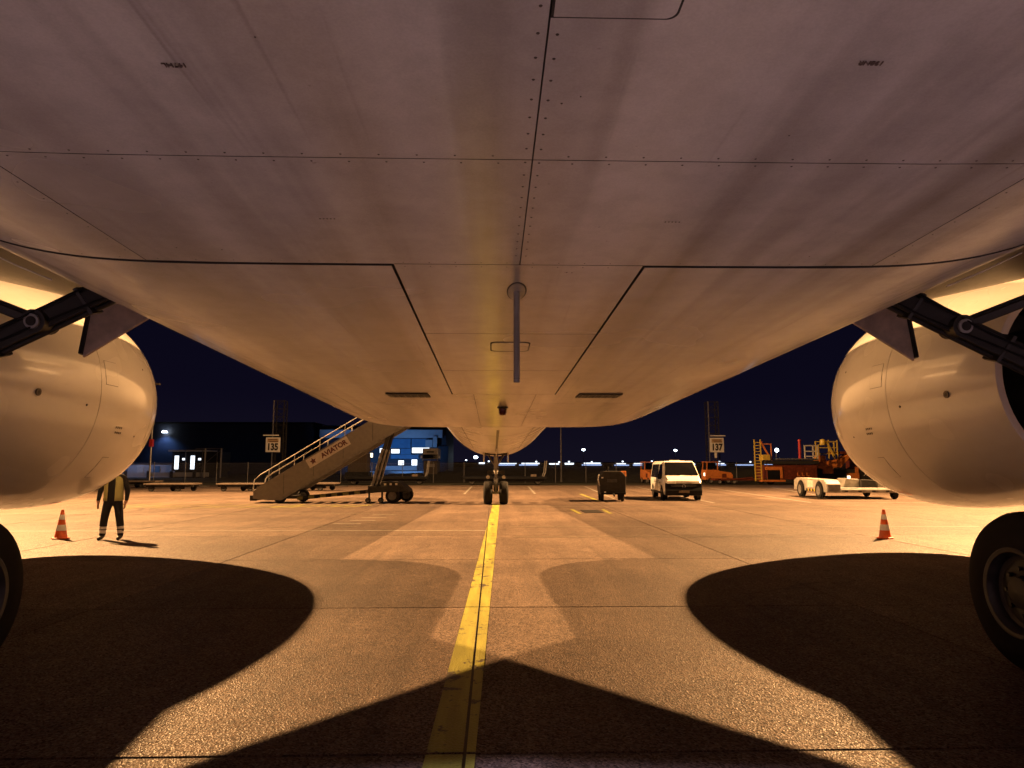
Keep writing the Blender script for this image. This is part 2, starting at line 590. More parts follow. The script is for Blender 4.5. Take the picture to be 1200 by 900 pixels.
def marking(name, mat, a, b, w, z=0.0045, cut=True):
    """a straight painted stroke from a to b, broken at the slab joints"""
    mb = MB()
    a, b = Vector((*a, 0)), Vector((*b, 0))
    d = (b - a)
    L = d.length
    d.normalize()
    n = Vector((-d.y, d.x, 0)) * (w / 2)
    along_y = abs(d.y) > abs(d.x)
    segs = [(0, L)]
    if cut and L > 0.6:
        if along_y:
            segs = [tuple(sorted(((p - a.y) / d.y, (q - a.y) / d.y))) for p, q in splits(min(a.y, b.y), max(a.y, b.y), JY0, DY)]
        else:
            segs = [tuple(sorted(((p - a.x) / d.x, (q - a.x) / d.x))) for p, q in splits(min(a.x, b.x), max(a.x, b.x), JX0, DX)]
    for p, q in segs:
        P, Q = a + d * p, a + d * q
        vs = [P - n, Q - n, Q + n, P + n]
        mb.quad(*[(v.x, v.y, z) for v in vs])
    return structure(mb.build(name, mat))

# the yellow lead-in line, split by the lengthwise joint it follows
yl = MB()
def ylx(y):
    return -0.375 + (y - 4.3) * (0.385 / 26.5)
for p, q in splits(-3.0, 30.9, JY0, DY):
    k = max(1, int((q - p) / 1.1))
    for t in range(k):
        y0, y1 = p + (q - p) * t / k, p + (q - p) * (t + 1) / k
        for side in (-1, 1):
            def xs(y):
                l, r = ylx(y) - 0.155, ylx(y) + 0.155
                if side < 0:
                    return l, max(l, min(r, JX0 - 0.011))
                return min(r, max(l, JX0 + 0.011)), r
            a0, b0 = xs(y0)
            a1, b1 = xs(y1)
            if b0 - a0 > 0.004 or b1 - a1 > 0.004:
                yl.quad((a0, y0, 0.0045), (b0, y0, 0.0045), (b1, y1, 0.0045), (a1, y1, 0.0045))
structure(yl.build('yellow_lead_in_line', 'yellow_line'))

marking('white_stop_line', 'white_line', (-22.0, 19.25), (-0.25, 19.0), 0.12)
marking('faded_cross_line', 'faint_line', (0.4, 17.35), (9.5, 17.2), 0.10)
marking('faded_cross_line', 'faint_line', (0.4, 20.1), (14.0, 19.8), 0.12)
marking('faded_cross_line', 'faint_line', (-20.0, 25.6), (-4.6, 25.5), 0.16)
marking('faded_cross_line', 'faint_line', (-24.0, 37.2), (-6.5, 36.8), 0.25)
marking('faded_cross_line', 'faint_line', (0.8, 29.4), (20.0, 29.2), 0.18)
marking('faded_cross_line', 'faint_line', (11.8, 15.1), (14.5, 15.0), 0.10)
for (x, y) in ((-4.0, 24.9), (-4.15, 23.6), (-4.3, 22.4), (-4.55, 21.2)):
    marking('short_white_dash', 'white_line', (x - 0.42, y), (x + 0.42, y), 0.16, cut=False)
marking('white_guide_mark', 'white_line', (-1.87, 56.2), (-1.88, 42.0), 0.14)
marking('white_guide_mark', 'white_line', (2.73, 56.2), (2.42, 42.0), 0.14)
marking('white_bay_line', 'white_line', (7.33, 56.0), (6.2, 36.0), 0.14)
marking('white_bay_line', 'white_line', (16.25, 52.0), (14.86, 32.2), 0.15)
marking('white_bay_line', 'white_line', (11.3, 55.0), (10.2, 32.0), 0.14)
marking('white_bay_line', 'white_line', (21.5, 53.0), (18.4, 38.0), 0.15)
marking('white_bay_line', 'white_line', (14.9, 32.0), (26.0, 32.0), 0.15)
marking('yellow_box_mark', 'yellow_line', (5.16, 41.8), (5.10, 34.0), 0.16)
marking('yellow_box_mark', 'yellow_line', (3.03, 27.7), (3.07, 25.3), 0.14, cut=False)
marking('yellow_box_mark', 'yellow_line', (4.26, 27.6), (4.20, 25.3), 0.14, cut=False)
pit = MB()
pit.box((3.3, 25.7, 0.001), (4.0, 27.2, 0.012))
structure(pit.build('fuel_pit_cover', 'dark_grey'))
# faded stand markings and hatching in front of the stairs
for k in range(7):
    x = -16.6 + k * 1.15
    marking('faded_hatch_stroke', 'faint_yellow', (x, 29.0 + 0.25 * (k % 2)), (x + 1.1, 32.6 - 0.2 * k), 0.18, cut=False)
for k in range(9):
    x = -15.8 + k * 0.85
    marking('faded_hatch_stroke', 'faint_yellow', (x, 28.6), (x + 0.5, 30.2), 0.16, cut=False)
for k in range(9):
    x = -12.2 + k * 0.95
    marking('faded_hatch_stroke', 'faint_line', (x, 20.0), (x + 0.55, 20.45), 0.11, cut=False)
for k in range(5):
    x = -9.4 + k * 0.75
    marking('yellow_hatch_stroke', 'yellow_line', (x, 29.2), (x + 0.9, 31.0), 0.14, cut=False)

verge = MB()
verge.box((-110, 60.52, -0.085), (110, 68.5, -0.010))
structure(verge.build('grass_verge', 'grass'))
# ------------------------------------------------------------------ the airliner (nose towards +Y, 1.6 degrees nose down)
SL = 0.0275
def AZ(y, za):
    return za - SL * y

plane = thing('airliner', 'white twin engined airliner standing on the apron, seen from under its belly', 'airliner', (0, 0, 0))

# belly fairing cross-section, half profile, resampled by arc length
PROF = [(0.0, 2.98), (1.2, 2.98), (2.0, 2.985), (2.45, 3.02), (2.80, 3.10), (3.10, 3.215), (3.38, 3.37), (3.60, 3.60), (3.74, 3.95),
        (3.80, 4.40), (3.74, 4.95), (3.45, 5.5), (2.80, 5.9)]
def chaikin(p, k):
    for _ in range(k):
        q = [p[0]]
        for a, b in zip(p, p[1:]):
            q.append((a[0] * .75 + b[0] * .25, a[1] * .75 + b[1] * .25))
            q.append((a[0] * .25 + b[0] * .75, a[1] * .25 + b[1] * .75))
        q.append(p[-1])
        p = q
    return p
PR = chaikin(PROF, 3)
ARC = [0.0]
for a, b in zip(PR, PR[1:]):
    ARC.append(ARC[-1] + math.hypot(b[0] - a[0], b[1] - a[1]))
SMAX = ARC[-1]
def prof(s):
    """signed arc length -> x, za, outward normal"""
    sg = -1 if s < 0 else 1
    a = min(abs(s), SMAX - 1e-4)
    lo, hi = 0, len(ARC) - 1
    while hi - lo > 1:
        m = (lo + hi) // 2
        if ARC[m] <= a:
            lo = m
        else:
            hi = m
    t = (a - ARC[lo]) / (ARC[hi] - ARC[lo])
    x = PR[lo][0] + (PR[hi][0] - PR[lo][0]) * t
    z = PR[lo][1] + (PR[hi][1] - PR[lo][1]) * t
    dx, dz = PR[hi][0] - PR[lo][0], PR[hi][1] - PR[lo][1]
    L = math.hypot(dx, dz)
    return sg * x, z, sg * dz / L, -dx / L
YF0, YF1 = 14.3, 16.6
def surf(s, y, off=0.0):
    """point on the fairing skin, off metres outwards"""
    x, z, nx, nz = prof(s)
    lift, sc = 0.0, 1.0
    if y > YF0:
        t = min(1.0, (y - YF0) / (YF1 - YF0))
        lift = 1.0 * (1 - math.sqrt(max(0.0, 1 - t * t)))
        sc = 1 - 0.20 * t * t
    return ((x + nx * off) * sc, y, AZ(y, z + lift + nz * off))

def panel(name, s0, s1, y0, y1, parent, mat='belly', gap=0.004, off=0.0, depth=0.022):
    """one skin panel: its face and the turned-in edge all round"""
    s0, s1, y0, y1 = s0 + gap, s1 - gap, y0 + gap, y1 - gap
    flat = abs(s0) < 2.0 and abs(s1) < 2.0
    ns = max(2, int(math.ceil((s1 - s0) / (0.5 if flat else 0.09))))
    ny = max(1, int(math.ceil((y1 - y0) / (1.5 if y1 <= YF0 else 0.12))))
    mb = MB()
    vs, fs = [], []
    for j in range(ny + 1):
        for i in range(ns + 1):
            vs.append(surf(s0 + (s1 - s0) * i / ns, y0 + (y1 - y0) * j / ny, off))
    W1 = ns + 1
    for j in range(ny):
        for i in range(ns):
            fs.append((j * W1 + i, j * W1 + i + 1, (j + 1) * W1 + i + 1, (j + 1) * W1 + i))
    rim = [(i, 0) for i in range(ns + 1)] + [(ns, j) for j in range(1, ny + 1)] + [(i, ny) for i in range(ns - 1, -1, -1)] + [(0, j) for j in range(ny - 1, 0, -1)]
    base = len(vs)
    for (i, j) in rim:
        vs.append(surf(s0 + (s1 - s0) * i / ns, y0 + (y1 - y0) * j / ny, off - depth))
    n = len(rim)
    nface = len(fs)
    for k in range(n):
        k2 = (k + 1) % n
        a, b = rim[k][1] * W1 + rim[k][0], rim[k2][1] * W1 + rim[k2][0]
        fs.append((a, b, base + k2, base + k))
    mb.add(vs, fs[:nface])
    o = len(mb.v)
    mb.f += fs[nface:]
    mb.m += [1] * (len(fs) - nface)
    return mb.build(name, [mat, 'seam'], parent, smooth=35)

# inner skin that shows dark in the gaps
skin = MB()
ny, ns = 60, 60
vs, fs = [], []
for j in range(ny + 1):
    y = -14.0 + (16.58 + 14.0) * j / ny
    for i in range(ns + 1):
        vs.append(surf(-SMAX + 0.01 + (2 * SMAX - 0.02) * i / ns, y, -0.030))
for j in range(ny):
    for i in range(ns):
        fs.append((j * (ns + 1) + i, j * (ns + 1) + i + 1, (j + 1) * (ns + 1) + i + 1, (j + 1) * (ns + 1) + i))
skin.add(vs, fs)
belly = skin.build('belly_fairing', 'seam', plane, smooth=60)
E1, E2 = 1.98, SMAX - 0.02
CS = 0.03
BP = 'belly_panel'
for y0, y1 in ((-14.0, -5.0), (-5.0, -1.2), (-1.2, 2.40)):
    for s0, s1 in ((-E2, -E1 + 0.0018), (-E1, CS), (CS, E1), (E1 - 0.0018, E2)):
        panel(BP, s0, s1, y0, y1, belly, gap=0.0026)
for s0, s1 in ((-E1, CS), (CS, E1)):
    panel(BP, s0, s1, 2.40, 3.62, belly, gap=0.0026)
for s0, s1 in ((-E2, -E1), (E1, E2)):
    panel(BP, s0, s1, 2.40, 3.62, belly, gap=0.0026)
KL, KR = -0.66, 0.71
for y0, y1 in ((3.62, 5.36), (5.36, 7.15), (7.15, 9.10)):
    panel('keel_panel', KL, KR, y0, y1, belly, gap=0.0050)
for s0, s1 in ((-E2, KL), (KR, E2)):
    panel('main_gear_door', s0, s1, 3.62 + 0.012, 9.10, belly, gap=0.010, off=0.004)
FL, FR = -0.38, 0.46
panel('keel_panel', FL, FR, 9.10, 16.55, belly, gap=0.003)
for s0, s1 in ((-2.30, FL), (FR, 2.30)):
    panel(BP, s0, s1, 9.10, 10.15, belly, gap=0.003)
    panel(BP, s0, s1, 10.15, 16.55, belly, gap=0.003)
for s0, s1 in ((-E2, -2.30), (2.30, E2)):
    panel(BP, s0, s1, 9.10, 16.55, belly, gap=0.003)

# small hatches lying on the skin: a dark seal and the hatch itself
def hatch(s0, s1, y0, y1, cut=0.03, taper=0.0, name='access_panel', ringw=0.007, square=None):
    for off, gr, nm, mt in ((0.0012, ringw, 'hatch_seal', 'seam'), (0.0032, 0.0, name, 'belly')):
        a0, a1, b0, b1 = s0 - gr, s1 + gr, y0 - gr * (3 if gr > .01 else 1), y1 + gr * (3 if gr > .01 else 1)
        pts = []
        for cx_, cy_, q0, rr in ((a1, b0, -90, cut), (a1, b1, 0, cut), (a0, b1, 90, cut if square is None else square), (a0, b0, 180, cut if square is None else square)):
            ox = cx_ - rr if cx_ == a1 else cx_ + rr
            oy = cy_ - rr if cy_ == b1 else cy_ + rr
            for k in range(7):
                t_ = R(q0 + 15 * k)
                pts.append((ox + rr * math.cos(t_), oy + rr * math.sin(t_)))
        n = len(pts)
        mb = MB()
        vs = [surf(s, y, off) for s, y in pts] + [surf(s, y, off - 0.004) for s, y in pts]
        mb.add(vs, [tuple(range(n))] + [(i, i + n, (i + 1) % n + n, (i + 1) % n) for i in range(n)])
        mb.build(nm, mt, belly)
hatch(0.0395, 0.350, 0.86, 1.615, cut=0.028, square=0.002)
hatch(-0.13, 0.19, 5.70, 6.06, cut=0.06, ringw=0.012)
hatch(-1.60, -0.95, 7.36, 8.92, cut=0.03)
hatch(1.02, 1.62, 7.36, 8.92, cut=0.03)

# fasteners along the seams
rv = MB()
def dot(s, y, r=0.0052):
    vs = []
    for k in range(8):
        t = 2 * math.pi * k / 8
        vs.append(surf(s + r * math.cos(t), y + r * math.sin(t), 0.0))
    for k in range(8):
        t = 2 * math.pi * k / 8
        vs.append(surf(s + r * .7 * math.cos(t), y + r * .7 * math.sin(t), 0.0016))
    rv.add(vs, [(k, (k + 1) % 8, 8 + (k + 1) % 8, 8 + k) for k in range(8)] + [tuple(range(8, 16))])
y = 0.95
while y < 3.55:
    for d in (-0.026, 0.026):
        dot(CS + d, y + (0.004 if d > 0 else 0))
    y += 0.105
s = -2.6
while s < 2.6:
    for d in (-0.028, 0.028):
        if abs(s - CS) > 0.05:
            dot(s + (0.02 if d > 0 else 0), 2.40 + d, 0.0045)
    s += 0.138
s = -0.6
while s < 0.66:
    dot(s, 3.59, 0.004)
    dot(s, 3.66, 0.004)
    s += 0.14
for sx in (-1, 1):
    y = 2.5
    while y < 3.5:
        dot(sx * (E1 + 0.03), y, 0.004)
        y += 0.16
    s = 0.9
    while s < 2.5:
        dot(sx * s, 3.58, 0.0035)
        s += 0.2
for x0 in (FL, FR):
    y = 9.3
    while y < 14.2:
        for d in (-0.03, 0.03):
            dot(x0 + d, y, 0.009)
        y += 0.34
for s, y, r in ((0.10, 2.02, .004), (0.155, 1.98, .003), (-0.75, 1.72, .003), (-1.5, 3.42, .004), (-1.72, 3.40, .004), (1.55, 3.45, .004),
                (0.30, 3.75, .006), (0.33, 3.755, .005), (-0.22, 1.55, .003), (0.9, 2.2, .003)):
    dot(s, y, r)
rv.build('fasteners', 'rivet', belly, kind='stuff')

# stencilled panel numbers, read from behind
for txt, x, y in (('197HL', -1.02, 1.845), ('198NR', 0.955, 1.785)):
    m = Matrix.Translation((x, y, AZ(y, 2.98) - 0.0035)) @ Matrix.Rotation(math.atan(SL) * -1, 4, 'X') @ Matrix.Rotation(R(180), 4, 'X') @ Matrix.Rotation(R(180), 4, 'Z')
    lettering('panel_number', txt, 0.0255, m, 'ink', belly, bold=0.0)
for x, y in ((-0.86, 2.98), (0.70, 2.98)):
    m = Matrix.Translation((x, y, AZ(y, 2.98) - 0.0035)) @ Matrix.Rotation(R(180), 4, 'X')
    mb = MB()
    for k in range(5):
        mb.cbox((k * 0.016 - 0.032, 0, 0), (0.006, 0.007, 0.002))
    o = mb.build('small_stencil', 'rivet', belly)
    o.data.transform(m)

# drain mast, collar, beacon, outlets
mast = MB()
ym = 4.14
zb = AZ(ym, 2.98)
mast.tube([(0.03, ym, zb + 0.01), (0.03, ym, zb - 0.57)], 0.0195, 14)
mast.tube([(0.03, ym, zb - 0.515), (0.03, ym, zb - 0.535)], 0.0206, 14)
dm = mast.build('drain_mast', 'mast_tube', plane, smooth=40)
def oval(rx, ry, off, th, nm, mt, par):
    mb = MB()
    K = 32
    top = [surf(0.03 + rx * math.cos(2 * math.pi * k / K), 4.14 + ry * math.sin(2 * math.pi * k / K), off) for k in range(K)]
    bot = [surf(0.03 + rx * math.cos(2 * math.pi * k / K), 4.14 + ry * math.sin(2 * math.pi * k / K), off - th) for k in range(K)]
    mb.add(top + bot, [tuple(range(K))] + [(k, k + K, (k + 1) % K + K, (k + 1) % K) for k in range(K)])
    mb.build(nm, mt, par)
oval(0.062, 0.195, 0.0015, 0.004, 'collar_seal', 'seam', dm)
oval(0.054, 0.180, 0.0050, 0.006, 'mast_collar', 'mast_tube', dm)
c = MB()
c.tube([(0.03, ym, zb - 0.57), (0.03, ym, zb - 0.545)], [0.0150, 0.0199], 14)
c.build('mast_tip', 'seam', dm)
yb = 10.65
zb = AZ(yb, 2.98)
c = MB()
c.lathe([(0.0, 0.085), (-0.02, 0.085), (-0.03, 0.066)], (0.03, yb, zb), 'Z', 20)
bc = c.build('beacon_base', 'gear_dark', plane)
c = MB()
c.lathe([(-0.028, 0.066), (-0.10, 0.062), (-0.125, 0.045), (-0.132, 0.0)], (0.03, yb, zb), 'Z', 20)
c.build('beacon_lens', 'beacon', bc, smooth=50)
for x0, x1 in ((-1.53, -0.98), (1.02, 1.60)):
    c = MB()
    c.box((x0, 8.96, AZ(9.2, 2.98) - 0.012), (x1, 9.42, AZ(9.2, 2.98) + 0.03))
    v = c.build('air_outlet', 'seam', plane)
    c = MB()
    for k in range(6):
        xx = x0 + 0.06 + (x1 - x0 - 0.12) * k / 5
        c.box((xx - 0.006, 8.98, AZ(9.2, 2.98) - 0.018), (xx + 0.006, 9.40, AZ(9.2, 2.98) - 0.011))
    c.build('outlet_vane', 'gear_dark', v)

# fuselage
RF = 2.60
def fus(y):
    zc = 3.11 + RF
    r = RF
    if y > 31.0:
        t = (y - 31.0) / 7.2
        r = RF * math.sqrt(max(0.0, 1 - t ** 2.2))
        zc = 3.11 + RF - 0.75 * t ** 1.6
    elif y < -12:
        t = min(1, (-12 - y) / 22.0)
        r = RF * (1 - 0.86 * t ** 1.5)
        zc = 3.11 + RF + 1.9 * t ** 1.5
    return zc, r
fb = MB()
ys = [-34 + 1.5 * k for k in range(15)] + [-11 + 3 * k for k in range(14)] + [30 + 0.5 * k for k in range(3)] + [31.4, 31.9, 32.5, 33.1, 33.8, 34.5, 35.2, 35.9, 36.6, 37.2, 37.7, 38.0, 38.15]
n = 72
vs, fs = [], []
for y in ys:
    zc, r = fus(y)
    for k in range(n):
        t = 2 * math.pi * k / n
        vs.append((r * math.sin(t), y, AZ(y, zc - r * math.cos(t))))
for i in range(len(ys) - 1):
    for k in range(n):
        k2 = (k + 1) % n
        fs.append((i * n + k, i * n + k2, (i + 1) * n + k2, (i + 1) * n + k))
fs.append(tuple(range(n)))
fs.append(tuple((len(ys) - 1) * n + k for k in reversed(range(n))))
fb.add(vs, fs)
fus_o = fb.build('fuselage', 'body', plane, smooth=40)
# frame seams and keel strip on the nose belly
def fus_strip(y0, y1, t0, t1, off, name, mat):
    mb = MB()
    a = []
    k = max(2, int((t1 - t0) / R(4)))
    m = max(1, int((y1 - y0) / 0.8))
    for j in range(m + 1):
        y = y0 + (y1 - y0) * j / m
        zc, r = fus(y)
        for i in range(k + 1):
            t = t0 + (t1 - t0) * i / k
            a.append(((r + off) * math.sin(t), y, AZ(y, zc - (r + off) * math.cos(t))))
    mb.add(a, [(j * (k + 1) + i, j * (k + 1) + i + 1, (j + 1) * (k + 1) + i + 1, (j + 1) * (k + 1) + i) for j in range(m) for i in range(k)])
    return mb.build(name, mat, fus_o, smooth=50)
for y in (19.2, 23.6, 27.8):
    fus_strip(y, y + 0.05, R(-80), R(80), 0.002, 'frame_seam', 'rivet')
fus_strip(17, 28.4, R(-0.8), R(0.8), 0.003, 'keel_strip', 'rivet')
for sx in (-1, 1):
    fus_strip(17, 29.6, R(sx * 22) - R(.25), R(sx * 22) + R(.25), 0.002, 'stringer_seam', 'rivet')
# blade aerial and drain under the nose
c = MB()
c.prism([(26.2, AZ(26, 3.11) + 0.01), (26.7, AZ(26, 3.11) + 0.01), (26.45, AZ(26, 3.11) - 0.28), (26.25, AZ(26, 3.11) - 0.28)], -0.02, 0.02, 'X')
c.build('blade_aerial', 'body', plane)

# wings
ST = [(2.6, 13.9, 2.7, 3.98, 0.66), (5.5, 12.25, 2.3, 4.42, 0.50), (9.4, 9.45, 1.7, 4.98, 0.40), (18.0, 3.0, -1.4, 5.7, 0.30), (29.3, -3.0, -5.2, 7.1, 0.12)]
# (x, leading edge y, trailing edge y, lower-surface za, thickness)
def wing_pts(sx):
    vs, fs = [], []
    K = 24
    for (x, le, te, za, th) in ST:
        for k in range(K):
            t = 2 * math.pi * k / K
            u = 0.5 - 0.5 * math.cos(t)           # 0 at leading edge
            half = math.sqrt(max(0, u)) * (1 - u) * 2.6 * 0.5
            up = math.sin(t) >= 0
            z = za + th * 0.42 + (th * 0.62 * half if up else -th * 0.30 * half)
            y = le + (te - le) * u
            vs.append((sx * x, y, AZ(y, z)))
    for i in range(len(ST) - 1):
        for k in range(K):
            k2 = (k + 1) % K
            fs.append((i * K + k, i * K + k2, (i + 1) * K + k2, (i + 1) * K + k))
    fs.append(tuple(range(K)))
    fs.append(tuple((len(ST) - 1) * K + k for k in reversed(range(K))))
    return vs, fs
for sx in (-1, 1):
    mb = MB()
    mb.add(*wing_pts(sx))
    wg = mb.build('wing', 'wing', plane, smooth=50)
    # pale tube standing in for the thin lit edge between wing and fairing
    mb = MB()
    mb.tube([(sx * 3.76, 5.6, 3.31), (sx * 4.05, 5.56, 3.43), (sx * 4.36, 5.5, 3.58)], 0.006, 8)
    mb.build('root_lit_edge', 'rail', wg)

# engines
EX, EZ = 9.40, 3.475
def ez(y):
    return AZ(y, EZ)
def turned(prof, sx, n=64, t0=0.0, t1=2 * math.pi, off=0.0):
    """prof: (y, r); the axis is tilted with the aircraft"""
    vs, fs = [], []
    full = abs(t1 - t0 - 2 * math.pi) < 1e-6
    K = n if full else n + 1
    for (y, r) in prof:
        for k in range(K):
            t = t0 + (t1 - t0) * k / n
            vs.append((sx * (EX - (r + off) * math.cos(t)), y, ez(y) + (r + off) * math.sin(t)))
    for i in range(len(prof) - 1):
        for k in range(n):
            k2 = (k + 1) % K
            fs.append((i * K + k, i * K + k2, (i + 1) * K + k2, (i + 1) * K + k))
    return vs, fs
RN = 2.16
def nr(y):
    """nacelle radius by station"""
    if y > 13.4:
        t = (y - 13.4) / (15.45 - 13.4)
        return 1.58 + (RN - 1.58) * math.sqrt(max(0, 1 - t ** 2.3))
    t = (13.4 - y) / (13.4 - 10.36)
    return RN * (1 - 0.225 * t ** 1.75)
def stations(a, b, n):
    return [(a + (b - a) * k / n, nr(a + (b - a) * k / n)) for k in range(n + 1)]
YA, YS = 10.36, 12.62                 # nozzle lip, seam between fan cowl and intake cowl
for sx in (-1, 1):
    # fan cowl is the body of the engine part
    pr = [(YA + 0.02, nr(YA) - 0.12), (YA, nr(YA) - 0.02)] + stations(YA + 0.01, YS - 0.006, 10) + [(YS - 0.006, nr(YS) - 0.03)]
    mb = MB()
    mb.add(*turned(pr, sx))
    eng = mb.build('engine', 'cowl', plane, smooth=40)
    pr = [(YS + 0.006, nr(YS) - 0.03)] + stations(YS + 0.006, 14.62, 12) + [(14.62, nr(14.62) - 0.02)]
    mb = MB()
    mb.add(*turned(pr, sx))
    mb.build('intake_cowl', 'cowl', eng, smooth=40)
    lipst = [(14.63 + (15.44 - 14.63) * (1 - (1 - k / 9) ** 2), 0) for k in range(10)]
    pr = [(14.63, nr(14.63) - 0.02)] + [(y, nr(y)) for y, _ in lipst] + [(15.46, 1.58), (15.40, 1.49), (15.1, 1.42), (14.5, 1.38), (13.6, 1.36), (12.8, 1.37)]
    mb = MB()
    mb.add(*turned(pr, sx))
    mb.build('intake_lip', 'cowl', eng, smooth=40)
    mb = MB()
    mb.add(*turned([(YS - 0.3, nr(YS) - 0.06), (YS + 0.3, nr(YS) - 0.06)], sx))
    mb.add(*turned([(14.4, nr(14.6) - 0.05), (14.7, nr(14.6) - 0.09)], sx))
    mb.build('cowl_seam', 'seam', eng)
    # fan with spinner, inside the intake
    mb = MB()
    for k in range(26):
        t = 2 * math.pi * k / 26
        c1, s1 = math.cos(t), math.sin(t)
        c2, s2 = math.cos(t + 0.2), math.sin(t + 0.2)
        mb.add([(sx * EX + 0.4 * c1, 13.0, ez(13) + 0.4 * s1), (sx * EX + 0.4 * c2, 12.8, ez(13) + 0.4 * s2), (sx * EX + 1.35 * c2, 12.85, ez(13) + 1.35 * s2), (sx * EX + 1.35 * c1, 13.02, ez(13) + 1.35 * s1)], [(0, 1, 2, 3)])
    mb.lathe([(-0.1, 0.42), (0.1, 0.40), (0.5, 0.22), (0.7, 0.0)], (sx * EX, 12.9, ez(13)), 'Y', 24)
    mb.lathe([(0, 1.37), (0, 0.3)], (sx * EX, 12.7, ez(13)), 'Y', 32)
    mb.build('fan', 'gear_dark', eng)
    # fan duct, core and plug behind
    mb = MB()
    mb.add(*turned([(YA + 0.03, nr(YA) - 0.07), (11.4, 1.56), (12.4, 1.52), (12.45, 0.7)], sx))
    mb.build('exhaust_nozzle', 'hot', eng, smooth=40)
    mb = MB()
    mb.add(*turned([(12.4, 1.05), (11.2, 1.0), (10.7, 0.82), (10.4, 0.66), (10.45, 0.60), (10.6, 0.4), (10.2, 0.12), (10.1, 0.0)], sx, n=40))
    mb.build('exhaust_core', 'hot', eng, smooth=40)
    # pylon
    mb = MB()
    sec = [(14.0, nr(14) - 0.1, 0.05, 0.10), (12.8, nr(12.8) - 0.1, 0.24, 0.42), (10.7, nr(10.7) - 0.1, 0.26, 0.95), (8.6, 1.25, 0.22, 1.20), (6.0, 1.3, 0.10, 0.95)]
    vs = []
    for (y, b, w, h) in sec:
        for (dx, dz) in ((-w, b), (w, b), (w * .8, b + h), (-w * .8, b + h)):
            vs.append((sx * EX + dx, y, ez(y) + dz))
    fs = [(0, 1, 2, 3), (19, 18, 17, 16)]
    for i in range(4):
        for k in range(4):
            k2 = (k + 1) % 4
            fs.append((i * 4 + k, (i + 1) * 4 + k, (i + 1) * 4 + k2, i * 4 + k2))
    mb.add(vs, fs)
    mb.build('pylon', 'cowl', eng, smooth=30, bevel=0.04)
    # small features on the inboard side of the cowl
    def cowl_pt(y, deg, off):
        t = R(deg)
        r = nr(y) + off
        return (sx * (EX - r * math.cos(t)), y, ez(y) + r * math.sin(t))
    def patch(name, y0, y1, d0, d1, mat, off, thick=0.012):
        mb = MB()
        vs = []
        for o in (off, off - thick):
            for j in range(4):
                for i in range(4):
                    vs.append(cowl_pt(y0 + (y1 - y0) * j / 3, d0 + (d1 - d0) * i / 3, o))
        fs = [(j * 4 + i, j * 4 + i + 1, (j + 1) * 4 + i + 1, (j + 1) * 4 + i) for j in range(3) for i in range(3)]
        rim = [0, 1, 2, 3, 7, 11, 15, 14, 13, 12, 8, 4]
        for k in range(12):
            a, b = rim[k], rim[(k + 1) % 12]
            fs.append((a, b, b + 16, a + 16))
        mb.add(vs, fs)
        return mb.build(name, mat, eng, smooth=40)
    def outlined(y0, y1, d0, d1, nm):
        e = 0.006
        patch('panel_seal', y0 - e, y1 + e, d0 - 0.18, d1 + 0.18, 'rivet', 0.0012)
        patch(nm, y0, y1, d0, d1, 'cowl', 0.0035)
    outlined(12.75, 13.10, 4, 16, 'cowl_access_panel')
    outlined(13.35, 13.55, -46, -33, 'cowl_access_panel')
    # drain port
    t = R(-6)
    p = Vector(cowl_pt(11.25, -6, -0.01))
    q = Vector(cowl_pt(11.25, -6, 0.012))
    mb = MB()
    mb.tube([p, q], 0.062, 14)
    dp = mb.build('drain_port', 'rivet', eng)
    mb = MB()
    mb.tube([p, Vector(cowl_pt(11.25, -6, 0.015))], 0.030, 12)
    mb.build('port_bore', 'seam', dp)
    for (yy, dd, rr) in ((12.30, -8, 0.022), (12.5, 28, 0.02), (14.2, 18, 0.02), (14.05, -20, 0.018)):
        mb = MB()
        mb.tube([cowl_pt(yy, dd, -0.01), cowl_pt(yy, dd, 0.006)], rr, 8)
        mb.build('latch', 'rivet', eng)
    # tiny warning stencils: rows of strokes
    for (yy, dd) in ((13.25, -17), (13.28, -19.6)):
        mb = MB()
        for k in range(4):
            y0 = yy + k * 0.06
            mb.add([cowl_pt(y0, dd, 0.004), cowl_pt(y0 + 0.03, dd, 0.004), cowl_pt(y0 + 0.03, dd + 1.1, 0.004), cowl_pt(y0, dd + 1.1, 0.004)], [(0, 1, 2, 3)])
        mb.build('warning_stencil', 'rivet', eng, kind='stuff')
    # nacelle strake
    mb = MB()
    mb.prism([(0, 0), (0.80, 0), (0.66, 0.06), (0.40, 0.07)], -0.012, 0.012, 'X')
    o = mb.build('nacelle_strake', 'cowl', eng)
    tt = R(40)
    y0 = 12.2
    rr = nr(12.6) - 0.02
    o.data.transform(Matrix.Translation((sx * (EX - rr * math.cos(tt)), y0, ez(y0) + rr * math.sin(tt))) @ Matrix.Rotation(sx * -(math.pi / 2 - tt), 4, 'Y'))

